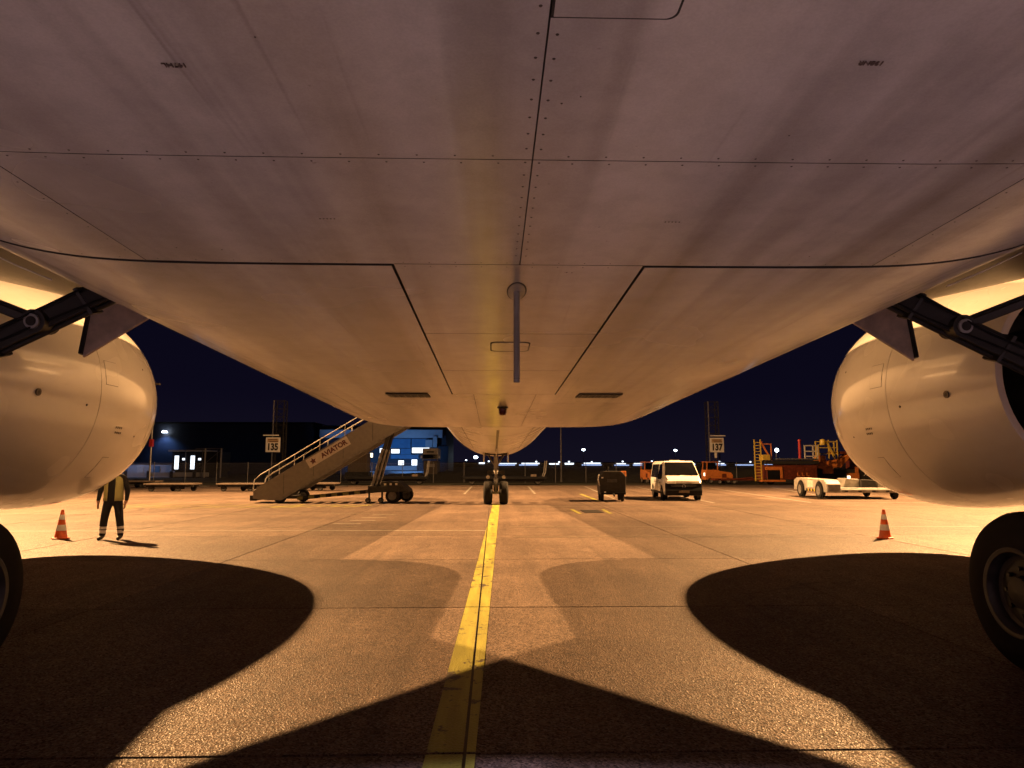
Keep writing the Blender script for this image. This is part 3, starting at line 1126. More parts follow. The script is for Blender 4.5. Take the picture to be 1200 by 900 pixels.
# ------------------------------------------------------------------ landing gear
TYRE = [(-0.25, 0.36), (-0.255, 0.46), (-0.245, 0.58), (-0.205, 0.655), (-0.14, 0.690), (-0.125, 0.690), (-0.12, 0.680), (-0.105, 0.680), (-0.10, 0.694),
        (-0.01, 0.697), (-0.005, 0.685), (0.005, 0.685), (0.01, 0.697), (0.10, 0.694), (0.105, 0.680), (0.12, 0.680), (0.125, 0.690), (0.14, 0.690),
        (0.205, 0.655), (0.245, 0.58), (0.255, 0.46), (0.25, 0.36)]
def wheel(name_t, parent, c, k, w, rim_mat='rim', n=48):
    mb = MB()
    mb.lathe([(a * w, r * k) for a, r in TYRE], c, 'X', n)
    t = mb.build(name_t, 'tyre', parent, smooth=30)
    mb = MB()
    for sg in (-1, 1):
        mb.lathe([(sg * a * w, r * k) for a, r in ((0.250, 0.362), (0.262, 0.385), (0.268, 0.375), (0.262, 0.345), (0.225, 0.325), (0.17, 0.315), (0.155, 0.29), (0.15, 0.13))], c, 'X', n)
    rm = mb.build('wheel_rim', rim_mat, parent, smooth=35)
    mb = MB()
    for sg in (-1, 1):
        mb.lathe([(sg * a * w, r * k) for a, r in ((0.15, 0.30), (0.165, 0.24), (0.15, 0.15), (0.23, 0.13), (0.24, 0.09), (0.245, 0.0))], c, 'X', 24)
        for i in range(9):
            t0 = 2 * math.pi * i / 9
            cc = (c[0] + sg * 0.165 * w, c[1] + 0.205 * k * math.cos(t0), c[2] + 0.205 * k * math.sin(t0))
            mb.tube([cc, (cc[0] + sg * 0.03, cc[1], cc[2])], 0.020 * k, 6)
    mb.build('wheel_hub', 'gear_dark', parent, smooth=35, kind='stuff')
    return t
GX, GY = 5.36, 4.95
for sx in (-1, 1):
    X = sx * GX
    mb = MB()
    mb.tube([(X, GY + 0.15, 4.3), (X, GY + 0.05, 2.1)], 0.20, 16)
    mb.tube([(X, GY + 0.05, 2.1), (X, GY, 0.95)], 0.12, 16)
    mb.tube([(X - 0.3, GY + 0.12, 3.9), (X + 0.3, GY + 0.12, 3.9)], 0.13, 12)
    gear = mb.build('main_landing_gear', 'gear_dark', plane, smooth=40)
    mb = MB()
    mb.tube([(X, GY - 1.02, 0.70), (X, GY - 0.4, 0.80), (X, GY + 0.4, 0.80), (X, GY + 1.02, 0.70)], 0.13, 12)
    for yy in (GY - 1.0, GY + 1.0):
        mb.tube([(X - 0.86, yy, 0.694), (X + 0.86, yy, 0.694)], 0.07, 10)
    mb.build('bogie_beam', 'gear_dark', gear, smooth=40)
    for yy in (GY - 1.0, GY + 1.0):
        for dx in (-0.70, 0.70):
            wheel('main_tyre', gear, (X + dx, yy, 0.694), 1.0, 1.0)
    # folding side stay from the fairing down to the leg
    A = Vector((sx * 2.95, 6.22, 3.72))
    B = Vector((sx * 5.22, 5.15, 2.02))
    J = A + (B - A) * 0.43
    up = Vector((0, 1, 0.35))
    mb = MB()
    mb.bar(A, J, 0.15, 0.17, up=up)
    mb.bar(J, B, 0.15, 0.17, up=up)
    d = (B - A).normalized()
    side = d.cross(up).normalized()
    for sg in (-1, 1):
        mb.tube([A + side * sg * 0.09, J + side * sg * 0.09, B + side * sg * 0.09], 0.028, 8)
    mb.build('side_stay', 'gear_dark', gear, smooth=30, bevel=0.012)
    fwd = Vector((0.0, -1.0, -0.12)).normalized()
    mb = MB()
    mb.tube([J - fwd * 0.11, J + fwd * 0.11], 0.10, 18)
    mb.build('stay_joint', 'gear_dark', gear, smooth=35)
    mb = MB()
    mb.tube([J + fwd * 0.105, J + fwd * 0.130], 0.062, 16)
    pn = mb.build('joint_pin', 'gear_grey', gear, smooth=35)
    mb = MB()
    mb.tube([J + fwd * 0.118, J + fwd * 0.137], 0.040, 16)
    mb.build('pin_bore', 'seam', gear)
    # hydraulic hoses and clamps along the stay
    for k, (o_, r_) in enumerate(((0.06, 0.011), (-0.05, 0.009))):
        mb = MB()
        pts = []
        for q in range(13):
            u = q / 12
            p = A + (B - A) * u + fwd * (0.105 + 0.03 * abs(math.sin(u * 6.3 + k)))
            pts.append(p + side * (o_ + 0.025 * math.sin(u * 9 + k * 2)))
        mb.tube(pts, r_, 6)
        mb.build('hydraulic_hose', 'black', gear, smooth=50)
    for u in (0.16, 0.30, 0.55, 0.68, 0.82):
        p = A + (B - A) * u
        mb = MB()
        mb.bar(p - side * 0.125, p + side * 0.125, 0.03, 0.20, up=fwd)
        mb.build('hose_clamp', 'gear_dark', gear)
    # lock link
    K = J + Vector((sx * 0.95, -0.35, 0.38))
    mb = MB()
    mb.bar(J, K, 0.07, 0.10, up=up)
    for sg in (-1, 1):
        mb.tube([J + side * sg * 0.055, K + side * sg * 0.055], 0.022, 8)
    mb.build('lock_link', 'gear_dark', gear, smooth=30, bevel=0.008)
    # small triangular hinge door hanging beside the stay
    mb = MB()
    tri = [(3.30, 6.62, 3.33), (3.96, 6.52, 3.34), (3.985, 6.46, 2.80)]
    nrm = Vector((0.15, -1.0, 0.0)).normalized()
    a = [Vector((sx * p[0], p[1], p[2])) for p in tri]
    off = Vector((sx * nrm.x, nrm.y, 0)) * 0.035
    v = [p for p in a] + [p - off for p in a]
    mb.add(v, [(0, 1, 2), (5, 4, 3), (0, 3, 4, 1), (1, 4, 5, 2), (2, 5, 3, 0)])
    dd = mb.build('hinged_gear_door', 'fin_grey', gear, bevel=0.006)
    mb = MB()
    mb.bar(a[1] + Vector((sx * 0.014, 0.012, 0)), a[2] + Vector((sx * 0.014, 0.012, 0.03)), 0.035, 0.06)
    mb.build('door_edge', 'gear_dark', gear)

# nose gear
NY = 31.35
mb = MB()
mb.tube([(0, NY + 0.05, 2.6), (0, NY + 0.02, 1.35)], 0.105, 14)
mb.tube([(0, NY + 0.02, 1.4), (0, NY, 0.55)], 0.07, 14)
mb.tube([(-0.42, NY, 0.52), (0.42, NY, 0.52)], 0.06, 10)
ng = mb.build('nose_landing_gear', 'gear_grey', plane, smooth=40)
for dx in (-0.36, 0.36):
    wheel('nose_tyre', ng, (dx, NY, 0.52), 0.75, 0.78, n=36)
mb = MB()
for sg in (-1, 1):
    mb.bar((sg * 0.08, NY - 0.12, 1.15), (sg * 0.05, NY - 0.42, 0.95), 0.05, 0.06)
    mb.bar((sg * 0.05, NY - 0.42, 0.95), (sg * 0.08, NY - 0.08, 0.62), 0.05, 0.06)
mb.build('torque_link', 'gear_dark', ng)
mb = MB()
for sg in (-1, 1):
    mb.tube([(sg * 0.30, NY - 0.05, 1.42), (sg * 0.30, NY + 0.35, 1.42)], 0.10, 12)
    mb.tube([(0, NY, 1.42), (sg * 0.34, NY, 1.42)], 0.05, 8)
mb.build('steering_cylinder', 'gear_dark', ng, smooth=40)
for sg in (-1, 1):
    mb = MB()
    mb.lathe([(0.0, 0.085), (0.10, 0.085), (0.10, 0.0)], (sg * 0.36, NY - 0.16, 1.22), 'Y', 14)
    mb.lathe([(0.0, 0.0), (0.0, 0.085)], (sg * 0.36, NY - 0.16, 1.22), 'Y', 14)
    mb.build('taxi_lamp', 'rail', ng)
    mb = MB()
    mb.bar((sg * 0.06, NY, 1.75), (sg * 0.42, NY + 1.3, 2.35), 0.07, 0.07)
    mb.build('drag_brace', 'gear_grey', ng)
    mb = MB()
    zb = AZ(32, 3.11)
    mb.prism([(31.0, zb + 0.12), (33.2, zb + 0.16), (33.1, zb - 0.32), (31.1, zb - 0.36)], sg * 0.56 - 0.02, sg * 0.56 + 0.02, 'X')
    mb.build('nose_gear_door', 'body', ng)
mb = MB()
mb.box((-0.5, 30.8, AZ(32, 3.11) - 0.01), (0.5, 33.3, AZ(32, 3.11) + 0.15))
mb.build('gear_bay', 'seam', ng)
# ------------------------------------------------------------------ boarding stairs
# local frame: x along the flight (0 at the bottom end), y across, z up
st = thing('boarding_stairs', 'grey mobile boarding stairs with a white name plate, rising towards the aircraft', 'boarding stairs', (-11.45, 33.1, 0), 0)
TG = 0.608
def up_z(x):
    return 0.70 + (x - 0.41) * TG
Y0, Y1 = -0.80, 0.80
poly = [(0.22, 0.22), (0.95, 0.14), (1.55, 0.16), (8.05, 4.12), (8.05, 4.55), (7.6, up_z(7.6)), (0.41, 0.70), (0.22, 0.58)]
for yy in (Y0, Y1):
    mb = MB()
    mb.prism(poly, yy - 0.03, yy + 0.03, 'Y')
    sp = mb.build('side_panel', 'stair_grey', st, bevel=0.012)
    mb = MB()
    s_ = -1 if yy < 0 else 1
    mb.bar((0.41, yy + s_ * 0.035, 0.70), (7.6, yy + s_ * 0.035, up_z(7.6)), 0.03, 0.06)
    mb.bar((1.6, yy + s_ * 0.04, 0.24), (8.0, yy + s_ * 0.04, 4.13), 0.04, 0.10)
    mb.build('edge_trim', 'mid_grey', sp)
    for k in range(5):
        xx = 1.6 + k * 1.35
        mb = MB()
        mb.bar((xx, yy + s_ * 0.032, up_z(xx) - 0.05), (xx + 0.02, yy + s_ * 0.032, up_z(xx) - 1.0), 0.012, 0.012)
        mb.build('panel_joint', 'dark_grey', sp)
for k in range(21):
    x = 0.55 + k * 0.345
    mb = MB()
    mb.box((x, Y0 + 0.04, 0.26 + k * 0.21), (x + 0.33, Y1 - 0.04, 0.30 + k * 0.21))
    mb.build('step', 'mid_grey', st)
for yy in (Y0 + 0.03, Y1 - 0.03):
    for dz in (0.34, 0.66):
        mb = MB()
        x1 = 8.2
        pts = [(0.20, yy, 0.45 + dz * 0.3), (0.24, yy, 0.42 + dz), (0.50, yy, up_z(0.5) + dz - 0.10)] if dz > .5 else [(0.72, yy, up_z(0.72) + 0.02), (0.80, yy, up_z(0.8) + dz - 0.04)]
        pts += [(x1, yy, up_z(x1) + dz - 0.10)]
        mb.tube(pts, 0.020, 8)
        hr = mb.build('handrail', 'rail', st, smooth=40)
    for k in range(7):
        x = 0.9 + k * 1.15
        mb = MB()
        mb.tube([(x, yy, up_z(x) - 0.05), (x, yy, up_z(x) + 0.56)], 0.02, 6)
        mb.build('rail_post', 'rail', st)
mb = MB()
mb.box((7.6, Y0, 4.42), (8.9, Y1, 4.52))
mb.build('top_platform', 'mid_grey', st)
mb = MB()
mb.box((8.0, Y0 - 0.06, 4.55), (8.75, Y0, 5.6))
mb.box((8.0, Y1, 4.55), (8.75, Y1 + 0.06, 5.6))
mb.build('platform_guard', 'stair_grey', st, bevel=0.01)
# name plate: star emblem and lettering
ang = math.atan(TG)
cx, cz = 3.62, 2.36
PM = Matrix.Translation((cx, Y0 - 0.034, cz)) @ Matrix.Rotation(-ang, 4, 'Y')
mb = MB()
mb.box((-1.09, -0.006, -0.215), (1.09, 0.006, 0.215))
pl = mb.build('name_plate', 'plate_white', st)
pl.data.transform(PM)
LM = PM @ Matrix.Translation((0.30, -0.0085, -0.01)) @ FACE_CAM
lettering('plate_lettering', 'AVIATOR', 0.315, LM, 'logo_red', pl, bold=0.014)
mb = MB()
star = []
for k in range(10):
    t = R(90) + 2 * math.pi * k / 10
    r = 0.165 if k % 2 == 0 else 0.078
    star.append((r * math.cos(t), r * math.sin(t)))
mb.prism(star, -0.0105, -0.0065, 'Y')
o = mb.build('star_emblem', 'logo_red', pl)
o.data.transform(PM @ Matrix.Translation((-0.80, 0, 0)))
# chassis, striped tie bar, wheels, lifting legs
mb = MB()
mb.box((0.05, -0.75, 0.12), (0.35, 0.75, 0.36))
mb.box((0.3, -0.6, 0.20), (2.3, 0.6, 0.34))
ch = mb.build('chassis', 'dark_grey', st, bevel=0.01)
for yy in (-0.62, 0.62):
    a, b = Vector((2.2, yy, 0.22)), Vector((5.9, yy, 0.56))
    for k in range(14):
        p, q = a + (b - a) * (k / 14), a + (b - a) * ((k + 1) / 14)
        mb = MB()
        mb.bar(p, q, 0.09, 0.15)
        mb.build('striped_bar_segment', 'black' if k % 2 else 'faint_yellow', ch)
mb = MB()
mb.box((5.5, -0.85, 0.50), (6.95, 0.85, 0.80))
mb.prism([(5.9, 0.55), (7.4, 0.52), (7.35, 0.62), (6.9, 0.98), (6.1, 0.98)], -0.8, 0.8, 'Y')
mb.build('rear_carriage', 'dark_grey', st, bevel=0.02)
mb = MB()
for k in range(3):
    mb.box((6.25 + k * 0.26, -0.865, 0.83), (6.35 + k * 0.26, -0.855, 0.92))
mb.build('carriage_reflector', 'offwhite', st)
def road_wheel(parent, c, r, w, n=22, tmat='tyre', rmat='mid_grey', name='tyre'):
    mb = MB()
    mb.lathe([(-w / 2, r * 0.6), (-w / 2, r * 0.86), (-w * 0.38, r * 0.97), (-w * .2, r), (w * .2, r), (w * 0.38, r * 0.97), (w / 2, r * 0.86), (w / 2, r * 0.6)], c, 'Y', n)
    t = mb.build(name, tmat, parent, smooth=35)
    mb = MB()
    mb.lathe([(-w * .46, r * 0.62), (-w * .40, r * 0.55), (-w * .32, r * 0.2), (-w * .4, r * 0.16), (-w * .4, 0), (w * .4, 0), (w * .4, r * .16), (w * .32, r * 0.2), (w * .40, r * 0.55), (w * .46, r * 0.62)], c, 'Y', n)
    mb.build('wheel_rim', rmat, parent, smooth=35)
    return t
for (x, yy, r) in ((1.42, -0.66, 0.29), (2.15, 0.62, 0.29), (6.62, -0.62, 0.33), (7.12, 0.66, 0.33), (6.62, 0.62, 0.33)):
    road_wheel(st, (x, yy, r), r, 0.24)
for x in (5.55, 6.15):
    mb = MB()
    mb.tube([(x, -0.72, 0.50), (x, -0.72, 0.17)], 0.045, 8)
    cs = mb.build('caster_leg', 'dark_grey', st)
    road_wheel(cs, (x - 0.05, -0.72, 0.13), 0.13, 0.07, 14)
for yy in (-0.55, 0.55):
    a, m, b = Vector((5.70, yy, 0.70)), Vector((6.18, yy, 2.50)), Vector((6.52, yy, 3.75))
    mb = MB()
    mb.bar(a, m, 0.26, 0.20, up=(0, 1, 0))
    lg = mb.build('lifting_leg', 'mid_grey', st, bevel=0.02)
    mb = MB()
    mb.bar(m, b, 0.17, 0.13, up=(0, 1, 0))
    mb.build('leg_extension', 'dark_grey', lg)
    mb = MB()
    mb.tube([a + Vector((0.05, -0.14, 0)), m + Vector((0.05, -0.14, 0))], 0.03, 8)
    mb.build('leg_hose', 'black', lg)

# ------------------------------------------------------------------ traffic cones
def cone(label, loc, rz):
    t = thing('traffic_cone', label, 'traffic cone', loc, rz, 'traffic cones under the engines')
    mb = MB()
    w = 0.19
    pts = []
    for k in range(8):
        a = R(22.5) + k * R(45)
        pts.append((w * 1.05 * math.cos(a), w * 1.05 * math.sin(a)))
    mb.prism(pts, 0.0, 0.035, 'Z')
    mb.build('cone_base', 'cone_orange', t, bevel=0.008)
    H = 0.70
    def rad(z):
        return 0.138 - (0.138 - 0.030) * (z - 0.03) / (H - 0.03)
    mb = MB()
    mb.lathe([(0.03, 0.15), (0.05, rad(0.05)), (0.4, rad(.4)), (H - 0.02, rad(H - .02)), (H, 0.024), (H, 0.0)], (0, 0, 0), 'Z', 26)
    mb.build('cone_body', 'cone_orange', t, smooth=40)
    for z0, z1 in ((0.20, 0.34), (0.46, 0.58)):
        mb = MB()
        mb.lathe([(z0, rad(z0) - .002), (z0, rad(z0) + 0.003), (z1, rad(z1) + 0.003), (z1, rad(z1) - .002)], (0, 0, 0), 'Z', 26)
        mb.build('reflective_band', 'reflective', t, smooth=40)
    return t
c1 = cone('orange cone with white bands on open concrete below the right engine', (9.46, 16.75, 0), 0.2)
copy_tree(c1, 'orange cone standing just beside the worker in the yellow vest', (-10.62, 17.2, 0), 0.7)

# ------------------------------------------------------------------ the marshaller
pr_ = thing('person', 'person in dark workwear and an open yellow safety vest standing under the left engine', 'person', (-9.31, 17.0, 0), R(8))
def skinned(verts, edges, radii, sub=2, root=0):
    me = bpy.data.meshes.new('skeleton')
    me.from_pydata(verts, edges, [])
    o = bpy.data.objects.new('skeleton', me)
    COL.objects.link(o)
    o.modifiers.new('skin', 'SKIN')
    for i, r in enumerate(radii):
        sv = me.skin_vertices[0].data[i]
        sv.radius = r if hasattr(r, '__len__') else (r, r)
        sv.use_root = (i == root)
    sb = o.modifiers.new('sub', 'SUBSURF')
    sb.levels = sub
    sb.render_levels = sub
    dg = bpy.context.evaluated_depsgraph_get()
    out = bpy.data.meshes.new_from_object(o.evaluated_get(dg))
    bpy.data.objects.remove(o)
    return out
V, E, RD = [], [], []
def joint(p, r, link=None):
    V.append(p)
    RD.append(r)
    if link is not None:
        E.append((link, len(V) - 1))
    return len(V) - 1
pel = joint((0, 0, 0.95), (0.178, 0.130))
wst = joint((0, -0.005, 1.10), (0.168, 0.122), pel)
chs = joint((0, 0.0, 1.32), (0.192, 0.132), wst)
upc = joint((0, 0.01, 1.44), (0.13, 0.10), chs)
nck = joint((0, 0.0, 1.53), 0.056, upc)
hd0 = joint((0, -0.02, 1.60), 0.072, nck)
hd1 = joint((0, -0.012, 1.68), (0.080, 0.098), hd0)
hd2 = joint((0, -0.005, 1.755), (0.062, 0.075), hd1)
for sx in (-1, 1):
    hip = joint((sx * 0.110, 0, 0.86), 0.108, pel)
    kn = joint((sx * 0.160, -0.015, 0.48), 0.086, hip)
    cf = joint((sx * 0.180, 0.01, 0.33), 0.084, kn)
    an = joint((sx * 0.192, 0.02, 0.11), 0.072, cf)
    hl = joint((sx * 0.194, 0.0, 0.055), 0.050, an)
    ft = joint((sx * 0.195, -0.14, 0.04), (0.046, 0.036), hl)
    tp = joint((sx * 0.21, -0.20, 0.034), (0.038, 0.030), ft)
    sh = joint((sx * 0.195, 0.01, 1.41), 0.072, upc)
    el = joint((sx * 0.290, 0.02, 1.13), 0.062, sh)
    wr = joint((sx * 0.300, -0.05, 0.89), 0.042, el)
    pm = joint((sx * 0.288, -0.075, 0.83), (0.022, 0.040), wr)
    pm2 = joint((sx * 0.288, -0.085, 0.79), (0.018, 0.040), pm)
    for i, (dy, L) in enumerate(((-0.034, 0.072), (-0.011, 0.085), (0.012, 0.078), (0.034, 0.058))):
        f0 = joint((sx * 0.288, -0.085 + dy, 0.775), 0.0095, pm2)
        f1 = joint((sx * 0.284, -0.088 + dy * 1.05, 0.775 - L * 0.55), 0.009, f0)
        f2 = joint((sx * 0.272, -0.090 + dy * 1.05, 0.775 - L), 0.008, f1)
    t1 = joint((sx * 0.280, -0.120, 0.815), 0.011, pm)
    t2 = joint((sx * 0.272, -0.140, 0.775), 0.009, t1)
me = skinned(V, E, RD, 2, pel)
for m in ('navy', 'skin', 'reflective', 'boot'):
    me.materials.append(M[m])
for p in me.polygons:
    c = p.center
    mi = 0
    if c.z > 1.545 or (abs(c.x) > 0.24 and c.z < 0.885 and c.z > 0.66):
        mi = 1
    elif c.z < 0.105:
        mi = 3
    elif 0.15 < c.z < 0.205 or 0.25 < c.z < 0.31:
        mi = 2
    p.material_index = mi
    p.use_smooth = True
body = bpy.data.objects.new('body', me)
COL.objects.link(body)
body.parent = pr_
# vest: two front halves and a back, standing off the jacket
for nm, a0, a1 in (('vest_half', R(100), R(248)), ('vest_half', R(-68), R(80))):
    mb = MB()
    vs, fs = [], []
    lv = [(0.88, 0.215, 0.172), (1.0, 0.208, 0.162), (1.10, 0.202, 0.158), (1.25, 0.212, 0.160), (1.38, 0.206, 0.156), (1.46, 0.145, 0.125)]
    K = 14
    for (z, rx, ry) in lv:
        for k in range(K + 1):
            t = a0 + (a1 - a0) * k / K
            vs.append((rx * math.cos(t), 0.0 + ry * math.sin(t), z))
    for i in range(len(lv) - 1):
        for k in range(K):
            fs.append((i * (K + 1) + k, i * (K + 1) + k + 1, (i + 1) * (K + 1) + k + 1, (i + 1) * (K + 1) + k))
    mb.add(vs, fs)
    ve = mb.build(nm, 'hivis', body, smooth=60)
    sol = ve.modifiers.new('cloth', 'SOLIDIFY')
    sol.thickness = 0.008
pr_.scale = (1.05, 1.05, 1.05)
# head details: nose, ears, eyes, hair
mb = MB()
mb.add([(-0.016, -0.105, 1.645), (0.016, -0.105, 1.645), (0.0, -0.128, 1.648), (0.0, -0.100, 1.70)], [(0, 1, 2), (0, 2, 3), (1, 3, 2)])
for sx in (-1, 1):
    mb.lathe([(-0.012, 0.0), (-0.008, 0.026), (0.006, 0.032), (0.012, 0.0)], (sx * 0.082, 0.0, 1.675), 'X', 10)
mb.build('nose_and_ears', 'skin', body, smooth=60)
mb = MB()
for sx in (-1, 1):
    mb.lathe([(-0.008, 0.0), (-0.004, 0.010), (0.004, 0.010), (0.008, 0.0)], (sx * 0.032, -0.100, 1.69), 'Y', 8)
mb.box((-0.024, -0.101, 1.607), (0.024, -0.094, 1.614))
mb.build('eyes_and_mouth', 'hair', body)
mb = MB()
mb.lathe([(1.70, 0.088), (1.745, 0.086), (1.79, 0.066), (1.82, 0.03), (1.825, 0.0)], (0, 0.012, 0), 'Z', 18)
mb.build('hair', 'hair', body, smooth=60)

# ------------------------------------------------------------------ white van
van = thing('van', 'white passenger van with a black lower front parked in a marked bay', 'van', (9.52, 36.35, 0), R(180 - 5))
# local: +y is forward
stn = [-2.42, -2.36, -1.5, -0.5, 0.4, 1.12, 1.30, 1.5, 1.75, 1.96, 2.2, 2.36, 2.42]
mb = MB()
vs, fs = [], []
def roof_z(y):
    if y <= 1.12:
        return 1.96
    if y <= 1.96:
        return 1.96 - 0.74 * (y - 1.12) / 0.84
    return 1.22 - 0.26 * ((y - 1.96) / 0.46) ** 1.7
for y in stn:
    zt = roof_z(y)
    if y <= 1.12:
        wb, wr_ = 0.94, 0.80
    elif y <= 1.96:
        t = (y - 1.12) / 0.84
        wb, wr_ = 0.94 - 0.01 * t, 0.80 + 0.10 * t
    else:
        t = (y - 1.96) / 0.46
        wb, wr_ = 0.93 - 0.09 * t * t, 0.90 - 0.09 * t * t
    belt = min(1.05, zt - 0.10)
    ins = 0.04 if y < -2.4 else 0
    sec = [(-wb + 0.04 + ins, 0.28), (-wb + ins, 0.42), (-wb + ins, belt), (-wr_ + ins, zt - 0.09), (-wr_ + 0.10, zt), (0, zt + 0.02),
           (wr_ - 0.10, zt), (wr_ - ins, zt - 0.09), (wb - ins, belt), (wb - ins, 0.42), (wb - 0.04 - ins, 0.28)]
    vs += [(x, y, z) for x, z in sec]
n = 11
for i in range(len(stn) - 1):
    for k in range(n):
        k2 = (k + 1) % n
        fs.append((i * n + k, i * n + k2, (i + 1) * n + k2, (i + 1) * n + k))
fs += [tuple(range(n)), tuple((len(stn) - 1) * n + k for k in reversed(range(n)))]
mb.add(vs, fs)
vb = mb.build('van_body', 'white', van, smooth=28, bevel=0.02)
def lerp(a, b, t):
    return tuple(a[i] + (b[i] - a[i]) * t for i in range(3))
# windscreen plate on the sloping front
mb = MB()
a = (-0.78, 1.22, 1.872), (0.78, 1.22, 1.872), (0.88, 1.92, 1.255), (-0.88, 1.92, 1.255)
nv = Vector((0, 0.66, 0.75)) * 0.045
q = [Vector(p) + nv for p in (lerp(a[0], a[1], .05), lerp(a[0], a[1], .95), lerp(a[3], a[2], .97), lerp(a[3], a[2], .03))]
mb.add([*q, *[p - nv * 1.6 for p in q]], [(0, 1, 2, 3), (0, 4, 5, 1), (1, 5, 6, 2), (2, 6, 7, 3), (3, 7, 4, 0)])
mb.build('windscreen', 'glass', vb)
for sx in (-1, 1):
    def sidepane(y0, y1, slant=0.0, nm='side_window'):
        z0, z1 = 1.10, 1.80
        def X(z):
            return sx * (0.94 - (0.14 * (z - 1.05) / 0.82) + 0.012)
        mb = MB()
        q = [(X(z0), y0, z0), (X(z0), y1 + slant, z0), (X(z1), y1, z1), (X(z1), y0, z1)]
        qi = [(x - sx * 0.03, y, z) for x, y, z in q]
        mb.add(q + qi, [(0, 1, 2, 3), (0, 4, 5, 1), (1, 5, 6, 2), (2, 6, 7, 3), (3, 7, 4, 0)])
        mb.build(nm, 'glass', vb)
    sidepane(-2.2, -1.05)
    sidepane(-0.98, 0.20)
    sidepane(0.32, 1.10, 0.48)
    mb = MB()
    mb.box((sx * 1.0 - 0.11, 1.25, 1.04), (sx * 1.0 + 0.11, 1.38, 1.30))
    mb.build('wing_mirror', 'black', vb, bevel=0.03)
    mb = MB()
    mb.prism([(2.22, 0.84), (2.455, 0.84), (2.42, 0.97), (2.22, 1.04)], sx * 0.60 - 0.21, sx * 0.60 + 0.21, 'X')
    mb.build('headlight', 'offwhite', vb, bevel=0.01)
    mb = MB()
    mb.box((sx * 0.945 - 0.008, -2.3, 0.30), (sx * 0.945 + 0.008, 2.0, 0.42))
    mb.build('sill', 'black', vb)
    mb = MB()
    mb.box((sx * 0.944 - 0.004, -1.1, 0.86), (sx * 0.944 + 0.010, 1.1, 0.885))
    mb.build('side_rail', 'dark_grey', vb)
    for yy in (-1.52, 1.50):
        mb = MB()
        mb.lathe([(-0.13, 0.34), (-0.125, 0.30), (0.0, 0.345), (0.10, 0.345), (0.13, 0.30), (0.13, 0.20)], (sx * 0.83, yy, 0.345), 'X', 24)
        mb.build('tyre', 'tyre', van, smooth=35)
        mb = MB()
        mb.lathe([(sx * 0.115, 0.21), (sx * 0.10, 0.19), (sx * 0.07, 0.08), (sx * 0.10, 0.06), (sx * 0.10, 0.0)], (sx * 0.83, yy, 0.345), 'X', 20)
        mb.build('wheel_rim', 'rim', van, smooth=35)
        mb = MB()
        mb.lathe([(sx * 0.005, 0.40), (sx * 0.012, 0.40), (sx * 0.012, 0.30)], (sx * 0.94, yy, 0.36), 'X', 24)
        mb.build('wheel_arch', 'black', vb)
mb = MB()
mb.prism([(2.20, 0.24), (2.50, 0.26), (2.54, 0.50), (2.47, 0.70), (2.45, 0.86), (2.20, 0.88)], -0.89, 0.89, 'X')
bp = mb.build('front_bumper', 'black', van, bevel=0.035)
mb = MB()
for k in range(3):
    mb.box((-0.62, 2.455, 0.66 + 0.05 * k), (0.62, 2.475, 0.675 + 0.05 * k))
mb.build('grille_bar', 'mid_grey', bp)
mb = MB()
mb.lathe([(0.0, 0.085), (0.012, 0.085), (0.012, 0.070), (0.0, 0.070)], (0, 2.475, 0.72), 'Y', 20)
mb.build('round_badge', 'rail', bp)
mb = MB()
mb.box((-0.26, 2.535, 0.40), (0.26, 2.550, 0.51))
mb.build('number_plate', 'beige', bp)
mb = MB()
for dx in (-0.3, 0.3):
    mb.bar((dx - 0.22, 1.98, 1.25), (dx + 0.2, 1.94, 1.30), 0.015, 0.02)
mb.build('wiper', 'black', vb)
for sx in (-1, 1):
    for yy in (1.18, 0.26, -1.02):
        mb = MB()
        mb.box((sx * 0.941 - 0.004, yy - 0.008, 0.44), (sx * 0.941 + 0.004, yy + 0.008, 1.04))
        mb.build('door_gap', 'black', vb)
    for yy in (0.36, -0.92):
        mb = MB()
        mb.box((sx * 0.95 - 0.015, yy, 0.93), (sx * 0.95 + 0.015, yy + 0.17, 0.965))
        mb.build('door_handle', 'black', vb)
mb = MB()
mb.cbox((0.1, 0.6, 1.985), (0.5, 0.16, 0.05))
mb.build('roof_bar', 'offwhite', vb, bevel=0.015)

# ------------------------------------------------------------------ ground power cart
cart = thing('ground_power_cart', 'dark boxy ground power cart on small wheels left of the white van', 'equipment cart', (5.72, 33.75, 0), R(-4))
mb = MB()
mb.prism([(-0.62, 0.42), (0.62, 0.42), (0.64, 1.20), (0.42, 1.46), (-0.42, 1.46), (-0.64, 1.20)], -0.35, 1.35, 'Y')
cb = mb.build('cart_body', 'dark_grey', cart, bevel=0.03)
mb = MB()
mb.box((-0.30, -0.365, 0.92), (0.24, -0.352, 1.10))
mb.build('air_grille', 'black', cb)
for k in range(4):
    mb = MB()
    mb.box((-0.28, -0.375, 0.935 + k * 0.042), (0.22, -0.366, 0.950 + k * 0.042))
    mb.build('grille_slat', 'mid_grey', cb)
mb = MB()
mb.box((-0.45, -0.362, 0.52), (0.45, -0.353, 0.80))
mb.build('service_door', 'dark_grey', cb, bevel=0.004)
mb = MB()
mb.box((0.30, -0.30, 1.20), (0.66, 0.1, 1.46))
mb.build('orange_tool_box', 'orange', cart, bevel=0.02)
mb = MB()
mb.tube([(-0.20, 0.2, 1.45), (-0.20, 0.2, 1.72)], 0.05, 10)
mb.cbox((-0.28, 0.2, 1.70), (0.18, 0.14, 0.12))
mb.build('exhaust_stack', 'black', cart)
mb = MB()
mb.box((-0.60, -0.5, 0.34), (0.60, 1.4, 0.44))
mb.bar((0.0, -0.45, 0.38), (0.0, -0.98, 0.30), 0.07, 0.06)
mb.build('cart_frame', 'black', cart)
